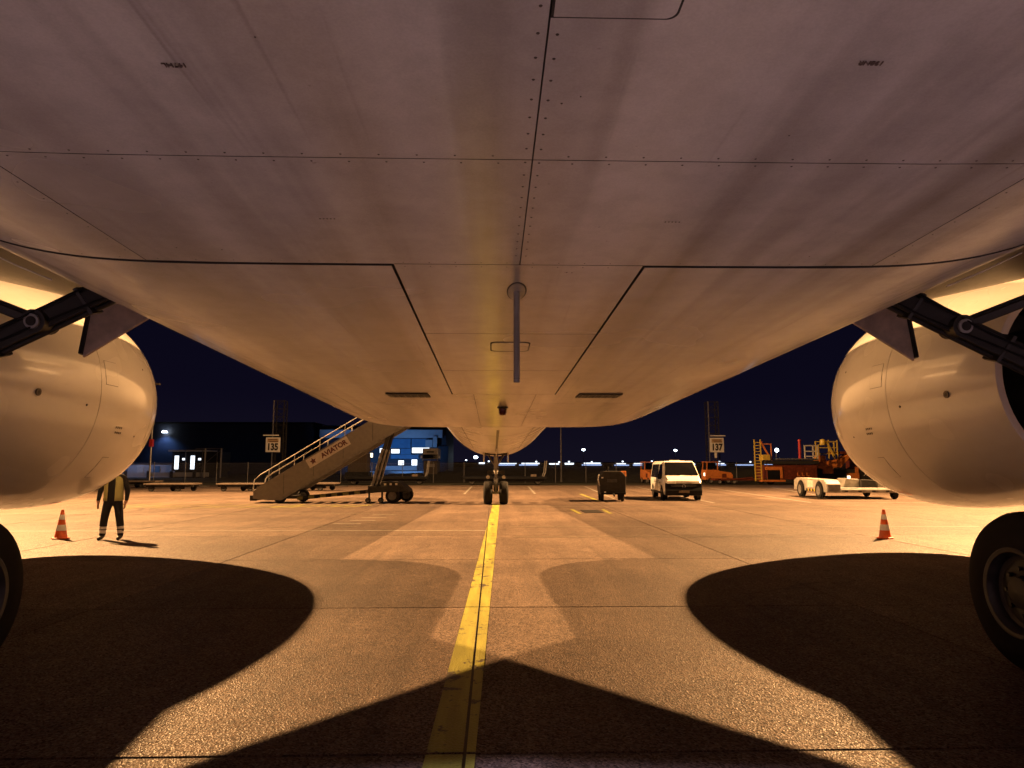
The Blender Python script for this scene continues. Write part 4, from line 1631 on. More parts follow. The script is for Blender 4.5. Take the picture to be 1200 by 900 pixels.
for x in (-0.52, 0.46):
    for yy in (-0.2, 1.1):
        mb = MB()
        mb.lathe([(-0.07, 0.12), (-0.07, 0.20), (-0.04, 0.225), (0.04, 0.225), (0.07, 0.20), (0.07, 0.12)], (x, yy, 0.225), 'X', 18)
        mb.lathe([(-0.05, 0.12), (-0.05, 0.0)], (x, yy, 0.225), 'X', 18)
        mb.lathe([(0.05, 0.12), (0.05, 0.0)], (x, yy, 0.225), 'X', 18)
        mb.build('tyre', 'tyre', cart, smooth=35)
for x, z in ((-0.40, 0.46), (0.02, 0.36), (-0.52, 1.15)):
    mb = MB()
    mb.cbox((x, -0.515, z), (0.09, 0.02, 0.06))
    mb.build('reflector', 'reflective', cart)
mb = MB()
mb.tube([(-0.66, -0.2, 1.30), (-0.70, -0.3, 1.05), (-0.64, -0.36, 0.75)], 0.025, 8)
mb.build('power_cable', 'rail', cart)

# ------------------------------------------------------------------ white pallet transporter
tr = thing('pallet_transporter', 'low white pallet transporter with a flat bed in front of the orange loaders', 'transporter', (17.05, 35.2, 0), R(-3))
# local: x to the right, y away from the camera; its two-wheeled side faces left
mb = MB()
mb.prism([(-0.10, 0.34), (-0.05, 0.80), (0.28, 1.00), (3.9, 1.04), (4.25, 0.92), (4.30, 0.36)], 0.0, 0.75, 'X')
b0 = mb.build('drive_unit', 'offwhite_dirty', tr, bevel=0.04)
mb = MB()
mb.box((0.06, -0.125, 0.40), (0.70, -0.07, 0.76))
mb.build('front_plate', 'mid_grey', b0, bevel=0.01)
mb = MB()
mb.box((-0.02, 1.55, 0.55), (0.01, 2.35, 0.94))
mb.build('white_side_box', 'offwhite', b0, bevel=0.01)
for k in range(6):
    mb = MB()
    mb.box((-0.018, 1.35 + k * 0.2, 0.36), (0.01, 1.48 + k * 0.2, 0.48))
    mb.build('hazard_stripe', 'yellow' if k % 2 == 0 else 'black', b0)
mb = MB()
mb.prism([(0.75, 0.34), (3.75, 0.34), (3.75, 0.50), (0.75, 0.50)], 0.0, 4.2, 'Y')
bd = mb.build('flat_bed', 'offwhite_dirty', tr, bevel=0.02)
for k in range(8):
    mb = MB()
    mb.tube([(0.85, 0.25 + k * 0.5, 0.51), (3.6, 0.25 + k * 0.5, 0.51)], 0.045, 8)
    mb.build('bed_roller', 'steel', bd)
for k in range(4):
    mb = MB()
    mb.box((0.95 + k * 0.7, -0.02, 0.38), (1.12 + k * 0.7, 0.01, 0.45))
    mb.build('side_marker', 'seam', bd)
mb = MB()
mb.prism([(1.75, 0.52), (2.62, 0.52), (2.60, 1.00), (1.90, 1.04)], 1.9, 2.9, 'Y')
mb.build('operator_cab', 'offwhite_dirty', tr, bevel=0.03)
mb = MB()
mb.prism([(2.63, 0.52), (3.5, 0.52), (3.4, 0.95), (2.63, 0.98)], 1.7, 2.9, 'Y')
mb.build('engine_cover', 'dark_grey', tr, bevel=0.03)
mb = MB()
mb.prism([(3.5, 0.52), (4.3, 0.50), (3.55, 0.85)], 1.7, 2.8, 'Y')
mb.build('rear_cover', 'offwhite_dirty', tr, bevel=0.02)
def x_wheel(parent, c, r, w, rmat):
    mb = MB()
    mb.lathe([(-w / 2, r * 0.6), (-w / 2, r * 0.86), (-w * 0.38, r * 0.97), (-w * .2, r), (w * .2, r), (w * 0.38, r * 0.97), (w / 2, r * 0.86), (w / 2, r * 0.6)], c, 'X', 24)
    mb.build('tyre', 'tyre', parent, smooth=35)
    mb = MB()
    mb.lathe([(-w * .46, r * 0.62), (-w * .40, r * 0.55), (-w * .32, r * 0.2), (-w * .4, r * 0.16), (-w * .4, 0), (w * .4, 0), (w * .4, r * .16), (w * .32, r * 0.2), (w * .40, r * 0.55), (w * .46, r * 0.62)], c, 'X', 24)
    mb.build('wheel_rim', rmat, parent, smooth=35)
for yy in (0.78, 3.25):
    x_wheel(tr, (0.04, yy, 0.42), 0.42, 0.26, 'mid_grey')
    mb = MB()
    mb.lathe([(0.0, 0.50), (-0.012, 0.50), (-0.012, 0.40)], (0.0, yy, 0.42), 'X', 24)
    mb.build('wheel_arch', 'black', b0)
for xx, yy in ((3.7, 0.45), (3.7, 3.4)):
    x_wheel(tr, (xx, yy, 0.27), 0.27, 0.22, 'dark_grey')

# ------------------------------------------------------------------ orange container loader and lift beside it
ld = thing('container_loader', 'big dark orange container loader with a yellow ladder tower and roller deck', 'container loader', (23.3, 62.0, 0), 0)
mb = MB()
mb.box((0.95, -1.4, 0.45), (5.45, 1.4, 1.75))
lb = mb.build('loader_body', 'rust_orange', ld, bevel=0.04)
mb = MB()
mb.box((0.4, -1.45, 0.25), (2.55, -0.2, 0.42))
mb.box((0.75, -1.45, 1.28), (2.3, -1.36, 1.58))
mb.build('front_beam', 'orange', ld, bevel=0.02)
mb = MB()
mb.box((0.95, -1.43, 0.42), (2.05, -1.402, 1.26))
mb.build('wheel_recess', 'black', lb)
mb = MB()
mb.box((2.1, -1.46, 0.55), (2.3, -1.40, 1.45))
mb.build('body_post', 'orange', lb)
for k in range(3):
    mb = MB()
    mb.box((2.9 + k * 0.8, -1.425, 0.65), (3.5 + k * 0.8, -1.402, 1.45))
    mb.build('body_hatch', 'rust_orange', lb, bevel=0.01)
mb = MB()
mb.box((0.75, -1.5, 1.80), (5.6, 1.5, 2.12))
dk = mb.build('roller_deck', 'dark_grey', ld, bevel=0.02)
for k in range(14):
    mb = MB()
    mb.tube([(1.9 + k * 0.27, -1.53, 2.24), (1.9 + k * 0.27, 1.45, 2.24)], 0.085, 10)
    mb.build('deck_roller', 'steel', dk)
for x in (-0.05, 0.50):
    mb = MB()
    mb.bar((x, -1.2, 0.3), (x, -1.2, 4.0), 0.09, 0.09)
    mb.build('tower_post', 'yellow', ld)
for k in range(13):
    mb = MB()
    mb.bar((-0.05, -1.2, 0.5 + k * 0.27), (0.50, -1.2, 0.5 + k * 0.27), 0.06, 0.06)
    mb.build('ladder_rung', 'yellow', ld)
mb = MB()
mb.bar((0.5, -1.2, 3.85), (1.25, -1.2, 2.5), 0.12, 0.12)
mb.bar((0.5, -1.2, 3.6), (1.5, -1.2, 3.6), 0.08, 0.08)
mb.bar((1.45, -1.2, 3.6), (1.45, -1.2, 2.1), 0.08, 0.08)
mb.build('tower_brace', 'orange', ld)
mb = MB()
mb.box((0.55, -1.45, 2.15), (1.25, -0.6, 2.65))
mb.build('control_box', 'yellow', ld, bevel=0.03)
mb = MB()
mb.lathe([(-0.12, 0.0), (-0.10, 0.10), (0.02, 0.17), (0.06, 0.16), (0.06, 0)], (1.95, -1.25, 3.05), 'Y', 14)
wl_ = mb.build('work_lamp', 'lit_star', ld)
mb = MB()
mb.bar((1.9, -1.1, 2.1), (1.95, -1.15, 3.2), 0.05, 0.05)
mb.build('lamp_post', 'mid_grey', ld)
mb = MB()
mb.tube([(4.02, -1.2, 2.12), (4.05, -1.2, 3.95)], 0.12, 10)
mb.lathe([(0, 0.16), (0.12, 0.16), (0.22, 0)], (4.05, -1.2, 3.85), 'Z', 12)
mb.build('red_mast', 'red', ld)
mb = MB()
for z in (2.5, 2.95, 3.45):
    mb.bar((4.45, -1.3, z), (5.6, -1.3, z), 0.09, 0.09)
for x in (4.45, 5.2, 5.6):
    mb.bar((x, -1.3, 2.2), (x, -1.3, 3.5), 0.09, 0.09)
mb.build('deck_railing', 'offwhite', ld)
for x in (1.3, 4.7):
    for yy in (-1.1, 1.1):
        road_wheel(ld, (x, yy, 0.42), 0.42, 0.3, 18)
mb = MB()
mb.box((-3.6, -0.9, 0.35), (0.3, 0.4, 0.52))
mb.bar((-2.0, -0.9, 0.45), (-0.2, -0.9, 0.62), 0.12, 0.12)
mb.build('tow_frame', 'rust_orange', ld, bevel=0.02)
for x in (-3.2, -1.9):
    road_wheel(ld, (x, -0.8, 0.26), 0.26, 0.2, 14)
mb = MB()
for k in range(3):
    x = 3.6 + k * 0.42
    mb.box((x, -1.435, 0.72), (x + 0.26, -1.428, 0.80))
    mb.box((x, -1.435, 0.72), (x + 0.09, -1.428, 1.05))
mb.build('stencil_mark', 'orange', lb)

lf = thing('scissor_loader', 'orange and yellow loader with a railed operator basket beside the left edge of the engine', 'container loader', (29.3, 63.2, 0), 0)
mb = MB()
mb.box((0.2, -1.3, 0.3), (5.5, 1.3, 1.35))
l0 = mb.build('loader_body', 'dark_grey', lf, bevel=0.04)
mb = MB()
mb.prism([(0.05, 1.9), (2.45, 2.35), (3.2, 2.9), (3.2, 2.45), (2.3, 1.5), (0.5, 1.35), (0.05, 1.5)], -1.35, -0.4, 'Y')
mb.build('boom_head', 'orange', lf, bevel=0.04)
mb = MB()
mb.box((0.55, -1.37, 0.95), (1.55, -1.31, 1.55))
mb.box((0.1, -1.3, 2.0), (0.9, -0.5, 2.6))
mb.build('control_box', 'orange', lf, bevel=0.02)
for x, z1 in ((0.05, 3.9), (0.30, 3.6), (1.25, 4.0), (1.75, 3.9), (2.05, 4.0)):
    mb = MB()
    mb.bar((x, -1.25, 2.3), (x, -1.25, z1), 0.09, 0.09)
    mb.build('basket_post', 'yellow', lf)
for z in (2.75, 3.3, 3.85):
    mb = MB()
    mb.bar((0.05, -1.25, z), (2.05, -1.25, z), 0.08, 0.08)
    mb.build('basket_rail', 'yellow', lf)
mb = MB()
mb.bar((1.0, -1.3, 3.9), (1.75, -1.3, 2.4), 0.16, 0.16)
mb.build('lift_ram', 'yellow', lf)
mb = MB()
mb.lathe([(-0.1, 0), (-0.05, 0.26), (0.2, 0.30), (0.45, 0.22), (0.5, 0)], (0.75, -1.2, 3.6), 'Z', 14)
mb.build('basket_light', 'yellow', lf, smooth=50)
mb = MB()
mb.box((2.3, -1.3, 2.72), (4.2, 1.2, 2.98))
mb.box((4.0, -1.2, 1.0), (5.4, 1.2, 2.6))
mb.build('upper_deck', 'rust_orange', lf, bevel=0.03)
mb = MB()
mb.bar((3.4, -1.32, 2.7), (3.7, -1.32, 1.9), 0.12, 0.10)
mb.bar((4.0, -1.32, 2.7), (3.7, -1.32, 1.9), 0.12, 0.10)
mb.build('deck_bracket', 'offwhite', lf)
mb = MB()
mb.box((2.75, -1.36, 0.5), (3.9, -1.31, 1.0))
mb.box((3.55, -1.36, 1.0), (3.85, -1.31, 1.55))
mb.build('side_guard', 'orange', lf)
mb = MB()
mb.cbox((2.9, -1.38, 0.62), (0.26, 0.04, 0.26))
mb.build('reflector', 'lit_warm', lf)  # no lamp: the light it throws back is given as a glow
mb = MB()
for k in range(4):
    mb.bar((4.35 + k * 0.25, -1.28, 0.75), (4.65 + k * 0.25, -1.28, 1.1), 0.14, 0.02)
mb.build('warning_stripe', 'offwhite', lf)
for x in (0.9, 4.6):
    for yy in (-1.1, 1.1):
        road_wheel(lf, (x, yy, 0.42), 0.42, 0.3, 18)

# ------------------------------------------------------------------ baggage tractors
def tractor(label, loc, rz, mat='orange'):
    t = thing('baggage_tractor', label, 'tractor', loc, rz, 'orange baggage tractors by the fence')
    mb = MB()
    mb.prism([(-1.25, 0.35), (1.30, 0.35), (1.38, 0.75), (1.2, 1.02), (0.05, 1.20), (0.0, 1.28), (-1.2, 1.28), (-1.28, 0.9)], -0.6, 0.6, 'Y')
    b = mb.build('tractor_body', mat, t, bevel=0.04)
    mb = MB()
    mb.box((0.30, -0.612, 0.55), (0.72, -0.602, 0.92))
    mb.build('engine_louvre', 'rust_orange', b)
    mb = MB()
    mb.box((-1.1, -0.5, 1.25), (-0.7, 0.5, 1.35))
    mb.build('seat', 'black', t)
    for x in (-1.12, -0.10):
        for yy in (-0.55, 0.55):
            mb = MB()
            mb.bar((x, yy, 1.2), (x + 0.05, yy, 1.98), 0.07, 0.07)
            mb.build('cab_post', mat, t)
    mb = MB()
    mb.box((-1.2, -0.62, 1.96), (0.05, 0.62, 2.04))
    mb.build('cab_roof', mat, t, bevel=0.02)
    mb = MB()
    mb.box((-0.95, -0.5, 1.36), (-0.2, 0.5, 1.92))
    mb.build('cab_glass', 'glass', t)
    mb = MB()
    mb.box((-1.30, -0.45, 0.72), (-1.27, -0.2, 1.0))
    mb.build('tail_lamp', 'lit_warm', t)
    for x in (-0.8, 0.85):
        for yy in (-0.52, 0.52):
            road_wheel(t, (x, yy, 0.28), 0.28, 0.2, 16)
    return t
tr1 = tractor('orange baggage tractor with an open cab below the stand 137 sign', (20.75, 63.9, 0), R(3))
copy_tree(tr1, 'orange baggage tractor half hidden behind the white van', (14.95, 65.6, 0), R(-82))

# ------------------------------------------------------------------ baggage dollies
def dolly(label, loc, rz):
    t = thing('baggage_dolly', label, 'baggage dolly', loc, rz, 'low baggage dollies along the apron edge')
    mb = MB()
    mb.box((-1.62, -0.75, 0.44), (1.62, 0.75, 0.54))
    d = mb.build('deck', 'deck_wood', t, bevel=0.015)
    mb = MB()
    mb.box((-1.55, -0.55, 0.30), (1.55, -0.40, 0.44))
    mb.box((-1.55, 0.40, 0.30), (1.55, 0.55, 0.44))
    mb.build('frame_rail', 'dark_grey', t)
    mb = MB()
    mb.bar((1.5, 0, 0.36), (2.35, 0, 0.30), 0.08, 0.06)
    mb.build('drawbar', 'dark_grey', t)
    for x in (-1.15, -0.25, 0.60, 1.12):
        yy = -0.58 if x in (-1.15, 0.60) else 0.58
        road_wheel(t, (x, yy, 0.20), 0.20, 0.13, 16, rmat='dark_grey')
    mb = MB()
    mb.box((0.25, -0.62, 0.16), (0.95, -0.40, 0.42))
    mb.build('brake_box', 'black', t)
    return t
d1 = dolly('empty flat baggage dolly, leftmost of the row, below the lit hut', (-21.6, 46.9, 0), R(0))
copy_tree(d1, 'empty flat baggage dolly whose end meets the foot of the boarding stairs', (-16.9, 47.0, 0), R(1))
copy_tree(d1, 'empty flat baggage dolly seen beyond the boarding stairs, under the name plate', (-12.5, 48.0, 0), R(-2))
copy_tree(d1, 'flat baggage dolly half hidden behind the left engine, farther off than the row', (-27.6, 54.0, 0), R(4))

def trailer(label, loc, rz, L):
    t = thing('flat_trailer', label, 'trailer', loc, rz, 'black flat trailers by the fence')
    mb = MB()
    mb.box((-L / 2, -1.1, 0.50), (L / 2, 1.1, 0.72))
    d = mb.build('deck', 'black', t, bevel=0.02)
    mb = MB()
    mb.box((-L / 2 + 0.3, -0.9, 0.30), (L / 2 - 0.3, 0.9, 0.50))
    mb.build('underframe', 'dark_grey', t)
    for x in (-L / 2 + 0.8, L / 2 - 0.8):
        for yy in (-0.8, 0.8):
            road_wheel(t, (x, yy, 0.26), 0.26, 0.2, 16, rmat='dark_grey')
    for x in (L / 2 - 0.15,):
        for yy in (-1.0, 1.0):
            mb = MB()
            mb.tube([(x - 0.15, yy, 0.72), (x, yy, 1.1), (x + 0.05, yy, 1.6), (x + 0.12, yy, 2.1)], 0.05, 8)
            mb.build('stanchion', 'mid_grey', t)
    mb = MB()
    mb.cbox((L / 2 - 1.2, -1.0, 0.82), (0.5, 0.3, 0.2))
    mb.build('chock_box', 'deck_wood', t, bevel=0.02)
    return t
t1_ = trailer('black flat trailer standing behind the nose wheels', (0.9, 61.3, 0), 0, 7.4)
copy_tree(t1_, 'black flat trailer behind the rear carriage of the boarding stairs', (-9.6, 62.0, 0), R(2))

# ------------------------------------------------------------------ stand masts with number signs
def lattice(t, x0, y0, w, H, z0=0.0):
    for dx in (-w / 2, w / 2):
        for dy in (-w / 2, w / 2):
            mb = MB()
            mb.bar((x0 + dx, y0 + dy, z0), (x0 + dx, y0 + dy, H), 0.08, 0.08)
            mb.build('mast_leg', 'chain' if dx < 0 and dy < 0 else 'hedge', t)  # one leg paler: the light it catches is put into its colour
    mb = MB()
    nb = int(H / 0.8)
    for k in range(nb):
        za, zb_ = z0 + (H - z0) * k / nb, z0 + (H - z0) * (k + 1) / nb
        for (ax, ay, bx, by) in ((-1, -1, 1, -1), (1, -1, 1, 1), (1, 1, -1, 1), (-1, 1, -1, -1)):
            s_ = 1 if k % 2 else -1
            pa = (x0 + (ax if s_ > 0 else bx) * w / 2, y0 + (ay if s_ > 0 else by) * w / 2, za)
            pb = (x0 + (bx if s_ > 0 else ax) * w / 2, y0 + (by if s_ > 0 else ay) * w / 2, zb_)
            mb.bar(pa, pb, 0.035, 0.035)
            mb.bar((pa[0], pa[1], zb_), (pb[0], pb[1], zb_), 0.035, 0.035)
    mb.build('lattice_brace', 'hedge', t)
def stand_mast(num, loc, sx, label, bar_dx, stub):
    t = thing('stand_mast', label, 'stand sign', loc, 0, 'masts carrying stand number signs')
    lattice(t, 0, 0, 1.05, 8.3)
    sg = MB()
    sg.box((sx - 0.72, -0.86, 3.02), (sx + 0.72, -0.78, 4.50))
    b = sg.build('sign_board', 'sign_white', t, bevel=0.015)
    mb = MB()
    mb.box((sx - 0.55, -0.872, 4.00), (sx + 0.55, -0.861, 4.38))
    mb.build('sign_header', 'sign_tan', b)
    mb = MB()
    for k in range(7):
        mb.box((sx - 0.45 + k * 0.13, -0.878, 4.22), (sx - 0.36 + k * 0.13, -0.873, 4.32))
    mb.box((sx - 0.36, -0.878, 4.06), (sx + 0.50, -0.873, 4.13))
    mb.build('small_print', 'logo_red', b)
    lettering('stand_number', num, 0.92, Matrix.Translation((sx - 0.02, -0.868, 3.52)) @ Matrix.Scale(0.82, 4, (1, 0, 0)) @ FACE_CAM, 'seam', b, bold=0.045)
    mb = MB()
    mb.box((sx - 0.90 + bar_dx, -1.05, 4.66), (sx + 0.60 + bar_dx, -0.82, 4.76))
    mb.build('sign_lamp_bar', 'sign_white', t)
    mb = MB()
    mb.bar((sx + 0.3, -0.82, 4.3), (sx + 0.2, -0.4, 4.3), 0.08, 0.08)
    mb.bar((sx - 0.3, -0.82, 3.4), (sx - 0.2, -0.4, 3.4), 0.08, 0.08)
    mb.build('sign_bracket', 'mid_grey', t)
    if stub:
        mb = MB()
        mb.box((sx - 0.28, -0.86, 2.45), (sx - 0.05, -0.80, 3.0))
        mb.build('hanging_plate', 'sign_white', t)
    return t
stand_mast('135', (-22.1, 70.9, 0), -0.37, 'dark lattice mast with a white number sign, behind the boarding stairs', -0.05, False)
stand_mast('137', (22.75, 70.9, 0), 0.17, 'dark lattice mast with a white number sign, between the van and the orange loaders', 0.22, True)

# ------------------------------------------------------------------ fence along the apron
fn = thing('chain_link_fence', 'long chain link fence with pale posts running along the far apron edge', 'fence', (0, 69.9, 0), 0)
FX0, FD, FN = -46.5, 3.1, 32
post = None
mbp = MB()
mbp.tube([(0, 0, -0.1), (0, 0, 1.98)], 0.035, 8)
mbp.tube([(0, 0, 1.98), (0, 0, 2.01)], [0.045, 0.02], 8)
pan = MB()
Hf, step = 1.85, 0.155
k = -int(Hf / step)
while k * step < FD:
    for s_ in (-1, 1):
        x0 = k * step
        # a diagonal wire clipped to the bay
        za, zb_ = max(0.05, 0.05 + max(0, -x0)), min(0.05 + Hf, 0.05 + (FD - x0))
        if zb_ > za:
            xa, xb = x0 + za - 0.05, x0 + zb_ - 0.05
            if s_ < 0:
                xa, xb = FD - xa, FD - xb
            pan.bar((xa, 0.005 * s_, za), (xb, 0.005 * s_, zb_), 0.007, 0.007)
    k += 1
pan.bar((0, 0, 1.90), (FD, 0, 1.90), 0.02, 0.02)
pan.bar((0, 0, 0.08), (FD, 0, 0.08), 0.012, 0.012)
pst = mbp.build('fence_post', 'chain', fn)
pnl = pan.build('mesh_panel', 'chain', fn)
for i in range(FN):
    if i == 0:
        a, b = pst, pnl
    else:
        a, b = pst.copy(), pnl.copy()
        COL.objects.link(a)
        COL.objects.link(b)
        a.parent = fn
        b.parent = fn
    a.location = (FX0 + i * FD, -0.04, 0)
    b.location = (FX0 + i * FD, 0, 0)

# ------------------------------------------------------------------ poles
def pole(name, label, cat, loc, H, r=0.09, arm=None, mat='chain', group=None, lit=None, hs=0.35):
    t = thing(name, label, cat, loc, 0, group)
    mb = MB()
    mb.tube([(0, 0, 0), (0, 0, 0.4), (0, 0, H)], [r * 1.5, r, r * 0.6], 10)
    mb.build('pole', mat, t, smooth=40)
    if arm:
        mb = MB()
        mb.bar((0, 0, H - 0.03), (arm, -0.3, H + 0.05), 0.07, 0.07)
        mb.build('lamp_arm', mat, t)
        mb = MB()
        mb.cbox((arm, -0.3, H + 0.05), (0.55, 0.35, 0.16))
        mb.build('lamp_head', 'beige', t, bevel=0.03)
    if lit:
        mb = MB()
        mb.lathe([(-hs * .6, 0.0), (-hs * .5, hs * .5), (0, hs), (hs * .5, hs * .6), (hs * .6, 0)], (0, -0.1, H), 'Z', 12)
        mb.build('lamp_head', lit, t, smooth=60)
    return t
p_ = pole('street_lamp', 'tall slim lamp pole standing beside the left engine, lamp off', 'street lamp', (-34.1, 69.0, 0), 9.7, 0.09, 0.35, 'chain')
mb = MB()
mb.cbox((0, 0, 3.9), (0.36, 0.3, 0.75))
mb.build('pole_box', 'red', p_, bevel=0.03)
pole('plain_pole', 'plain bare pole rising behind the fence right of the nose wheels', 'pole', (6.9, 71.0, 0), 6.4, 0.075, None, 'chain')
# ------------------------------------------------------------------ lamps far beyond the fence
for i, (px, y, z, lab, hs) in enumerate((
        (-40.6, 150, 8.9, 'blue white lamp on a thin mast, highest of the three behind the stair handrails', 0.42),
        (-38.3, 150, 8.4, 'blue white lamp on a thin mast, middle of the three behind the stair handrails', 0.40),
        (-36.0, 150, 8.1, 'blue white lamp on a thin mast, lowest of the three behind the stair handrails', 0.36),
        (-4.0, 150, 3.3, 'bright round white lamp on a short post left of the nose gear leg', 0.50),
        (-6.1, 150, 2.7, 'small dim lamp on a short post, left of the bright round lamp', 0.18),
        (19.6, 150, 4.95, 'white lamp on a post between the nose wheels and the dark cart', 0.40),
        (39.9, 150, 4.8, 'white lamp on a post high above the roof of the white van', 0.40))):
    pole('apron_lamp', lab, 'lamp', (px, y, 0), z, 0.06, None, 'hedge', 'lit lamps beyond the fence', 'lit_blue' if i < 3 else 'lit_star', hs)

# ------------------------------------------------------------------ terminal building behind the stairs
tb = thing('terminal_building', 'blue panelled terminal building with bright white windows behind the stairs', 'building', (0, 120, 0), 0)
mb = MB()
mb.box((-30, 0, 0), (-8.4, 22, 8.6))
w = mb.build('wall', 'facade_dark', tb)
mb = MB()
mb.box((-30.2, -0.9, 6.35), (-9.0, -0.02, 7.75))
mb.build('roof_band', 'facade_pale', tb)
for x0, x1, z0, z1, m in ((-19.9, -18.9, 3.75, 4.55, 'lit_white'), (-17.9, -16.5, 3.7, 4.4, 'lit_white'), (-14.3, -11.3, 3.75, 4.65, 'lit_white'),
                          (-16.65, -15.7, 1.65, 2.45, 'lit_white'), (-14.35, -13.4, 1.6, 2.6, 'lit_white'), (-21.7, -21.1, 3.0, 3.7, 'lit_warm'),
                          (-23.9, -23.5, 3.7, 4.1, 'lit_white')):
    f = MB()
    f.box((x0 - 0.1, -0.06, z0 - 0.1), (x1 + 0.1, -0.005, z1 + 0.1))
    fo = f.build('window', 'facade_dark', tb)
    p = MB()
    p.box((x0, -0.09, z0), (x1, -0.065, z1))
    p.build('pane', m, fo)
for x0, x1, z0, z1 in ((-20, -18.4, 4.7, 6.2), (-18.2, -14.6, 4.6, 6.2), (-14.4, -11.4, 4.8, 6.2), (-16.3, -14.5, 3.5, 4.5), (-18.0, -13.2, 2.75, 3.45)):
    f = MB()
    f.box((x0, -0.07, z0), (x1, -0.006, z1))
    f.build('facade_panel', 'facade_blue', tb)
f = MB()
f.box((-18.9, -0.5, 0.75), (-13.4, -0.02, 1.5))
f.build('lit_forecourt_wall', 'facade_pale', tb)
f = MB()
f.box((-22, -3.0, 0.0), (-11.0, -2.7, 0.62))
f.build('low_wall', 'facade_pale', tb)
f = MB()
f.box((-11.9, -1.2, 4.75), (-10.7, -0.02, 6.0))
f.build('lit_corner_panel', 'facade_pale', tb)
f = MB()
f.box((-10.6, -1.2, 4.75), (-9.9, -0.02, 6.6))
f.build('corner_column', 'facade_pale', tb)
f = MB()
f.box((-9.6, -0.5, 0.8), (-8.0, -0.02, 4.9))
f.build('side_wing', 'facade_dark', tb)

for x, z, aim, pw in ((-24, 1.0, (-22, 120, 6.5), 1500), (-14.5, 1.0, (-14.5, 120, 6.0), 1500)):
    flood('facade_uplight', (x, 111.0, z), aim, pw, (0.16, 0.42, 1.0), 100, 0.6, 0.2)

# dark hangar with a blue lamp on its wall
hg = thing('hangar', 'large dark hangar whose wall carries one blue glowing lamp', 'hangar', (0, 122, 0), 0)
mb = MB()
mb.box((-92, 0, 0), (-32, 25, 8.9))
hw = mb.build('wall', 'facade_dark', hg)
mb = MB()
mb.box((-92.2, -0.2, 8.92), (-31.8, 25.2, 9.2))
mb.build('roof', 'hedge', hg)
mb = MB()
mb.prism([(-58.2, 7.30), (-57.4, 7.30), (-57.55, 7.62), (-58.05, 7.62)], -0.75, -0.2, 'Y')
bl = mb.build('wall_lamp', 'lit_star', hg)
mb = MB()
mb.box((-58.1, -0.2, 7.4), (-57.5, -0.001, 7.6))
mb.build('lamp_bracket', 'mid_grey', hg)
o_ = lamp('hangar_lamp_light', 'SPOT', (-57.8, 120.6, 7.2), 900, (0.20, 0.42, 1.0), 0.25, spot_size=R(120), spot_blend=0.8)
o_.rotation_euler = (R(14), 0, 0)
# lit blue store at its foot
sh_ = thing('storage_shed', 'low pale shed washed in blue light beside the left engine', 'shed', (0, 96, 0), 0)
mb = MB()
mb.box((-56, 0, 0), (-44.2, 6, 1.85))
mb.build('wall', 'facade_pale', sh_)
mb = MB()
mb.box((-56.2, -0.25, 1.87), (-44.0, 6.2, 2.0))
mb.build('roof', 'facade_dark', sh_)
for k in range(5):
    mb = MB()
    mb.box((-53.5 + k * 2.2, -0.12, 0.35), (-52.6 + k * 2.2, -0.003, 1.55))
    mb.build('shed_door', 'facade_blue' if k % 2 else 'offwhite', sh_)
o_ = lamp('shed_lamp_light', 'SPOT', (-49.0, 91.5, 4.6), 520, (0.35, 0.50, 1.0), 0.2, spot_size=R(150), spot_blend=0.6)
o_.rotation_euler = (R(35), 0, 0)
lr = thing('low_barrier', 'low pale barrier with dark posts in front of the blue lit shed', 'barrier', (0, 92.5, 0), 0)
mb = MB()
mb.box((-56, 0, 0.15), (-38, 0.25, 0.72))
mb.build('rail', 'facade_pale', lr)
for k in range(6):
    mb = MB()
    mb.box((-55 + k * 3.0, -0.12, 0), (-54.6 + k * 3.0, -0.003, 0.9))
    mb.build('post', 'facade_dark', lr)

# hut with two lit doorways
ht = thing('site_hut', 'small dark hut with two brightly lit narrow doorways', 'hut', (0, 95, 0), 0)
mb = MB()
mb.box((-44.0, 0, 0.9), (-37.6, 4, 3.5))
mb.box((-43.6, 0.2, 0), (-37.9, 3.8, 0.9))
mb.build('wall', 'dark_grey', ht)
mb = MB()
mb.box((-44.3, -0.6, 3.52), (-39.6, 4.2, 3.72))
mb.build('roof', 'facade_pale', ht)
for x0 in (-43.6, -41.45):
    mb = MB()
    mb.box((x0 - 0.08, -0.06, 1.05), (x0 + 0.68, -0.003, 3.02))
    d = mb.build('doorway', 'black', ht)
    mb = MB()
    mb.box((x0, -0.09, 1.12), (x0 + 0.55, -0.063, 2.95))
    mb.build('lit_opening', 'lit_white', d)
    mb = MB()
    mb.box((x0 + 1.02, -0.09, 2.35), (x0 + 1.36, -0.003, 2.62))
    mb.build('lit_window', 'lit_white', ht)
for x in (-41.9, -39.6, -37.65):
    mb = MB()
    mb.bar((x, -0.7, 0), (x, -0.7, 3.7), 0.08, 0.08)
    mb.build('canopy_post', 'mid_grey', ht)
gr_ = thing('steel_frame', 'tall open steel frame of pale posts at the end of the hut', 'frame', (0, 92, 0), 0)
for x in (-38.3, -36.2):
    mb = MB()
    mb.bar((x, 0, 0), (x, 0, 3.9), 0.14, 0.14)
    mb.build('upright', 'offwhite', gr_)
mb = MB()
mb.bar((-39.6, 0, 3.86), (-36.0, 0, 3.86), 0.10, 0.10)
mb.bar((-39.0, 0.1, 1.3), (-36.4, 0.1, 3.6), 0.06, 0.06)
mb.build('cross_beam', 'mid_grey', gr_)

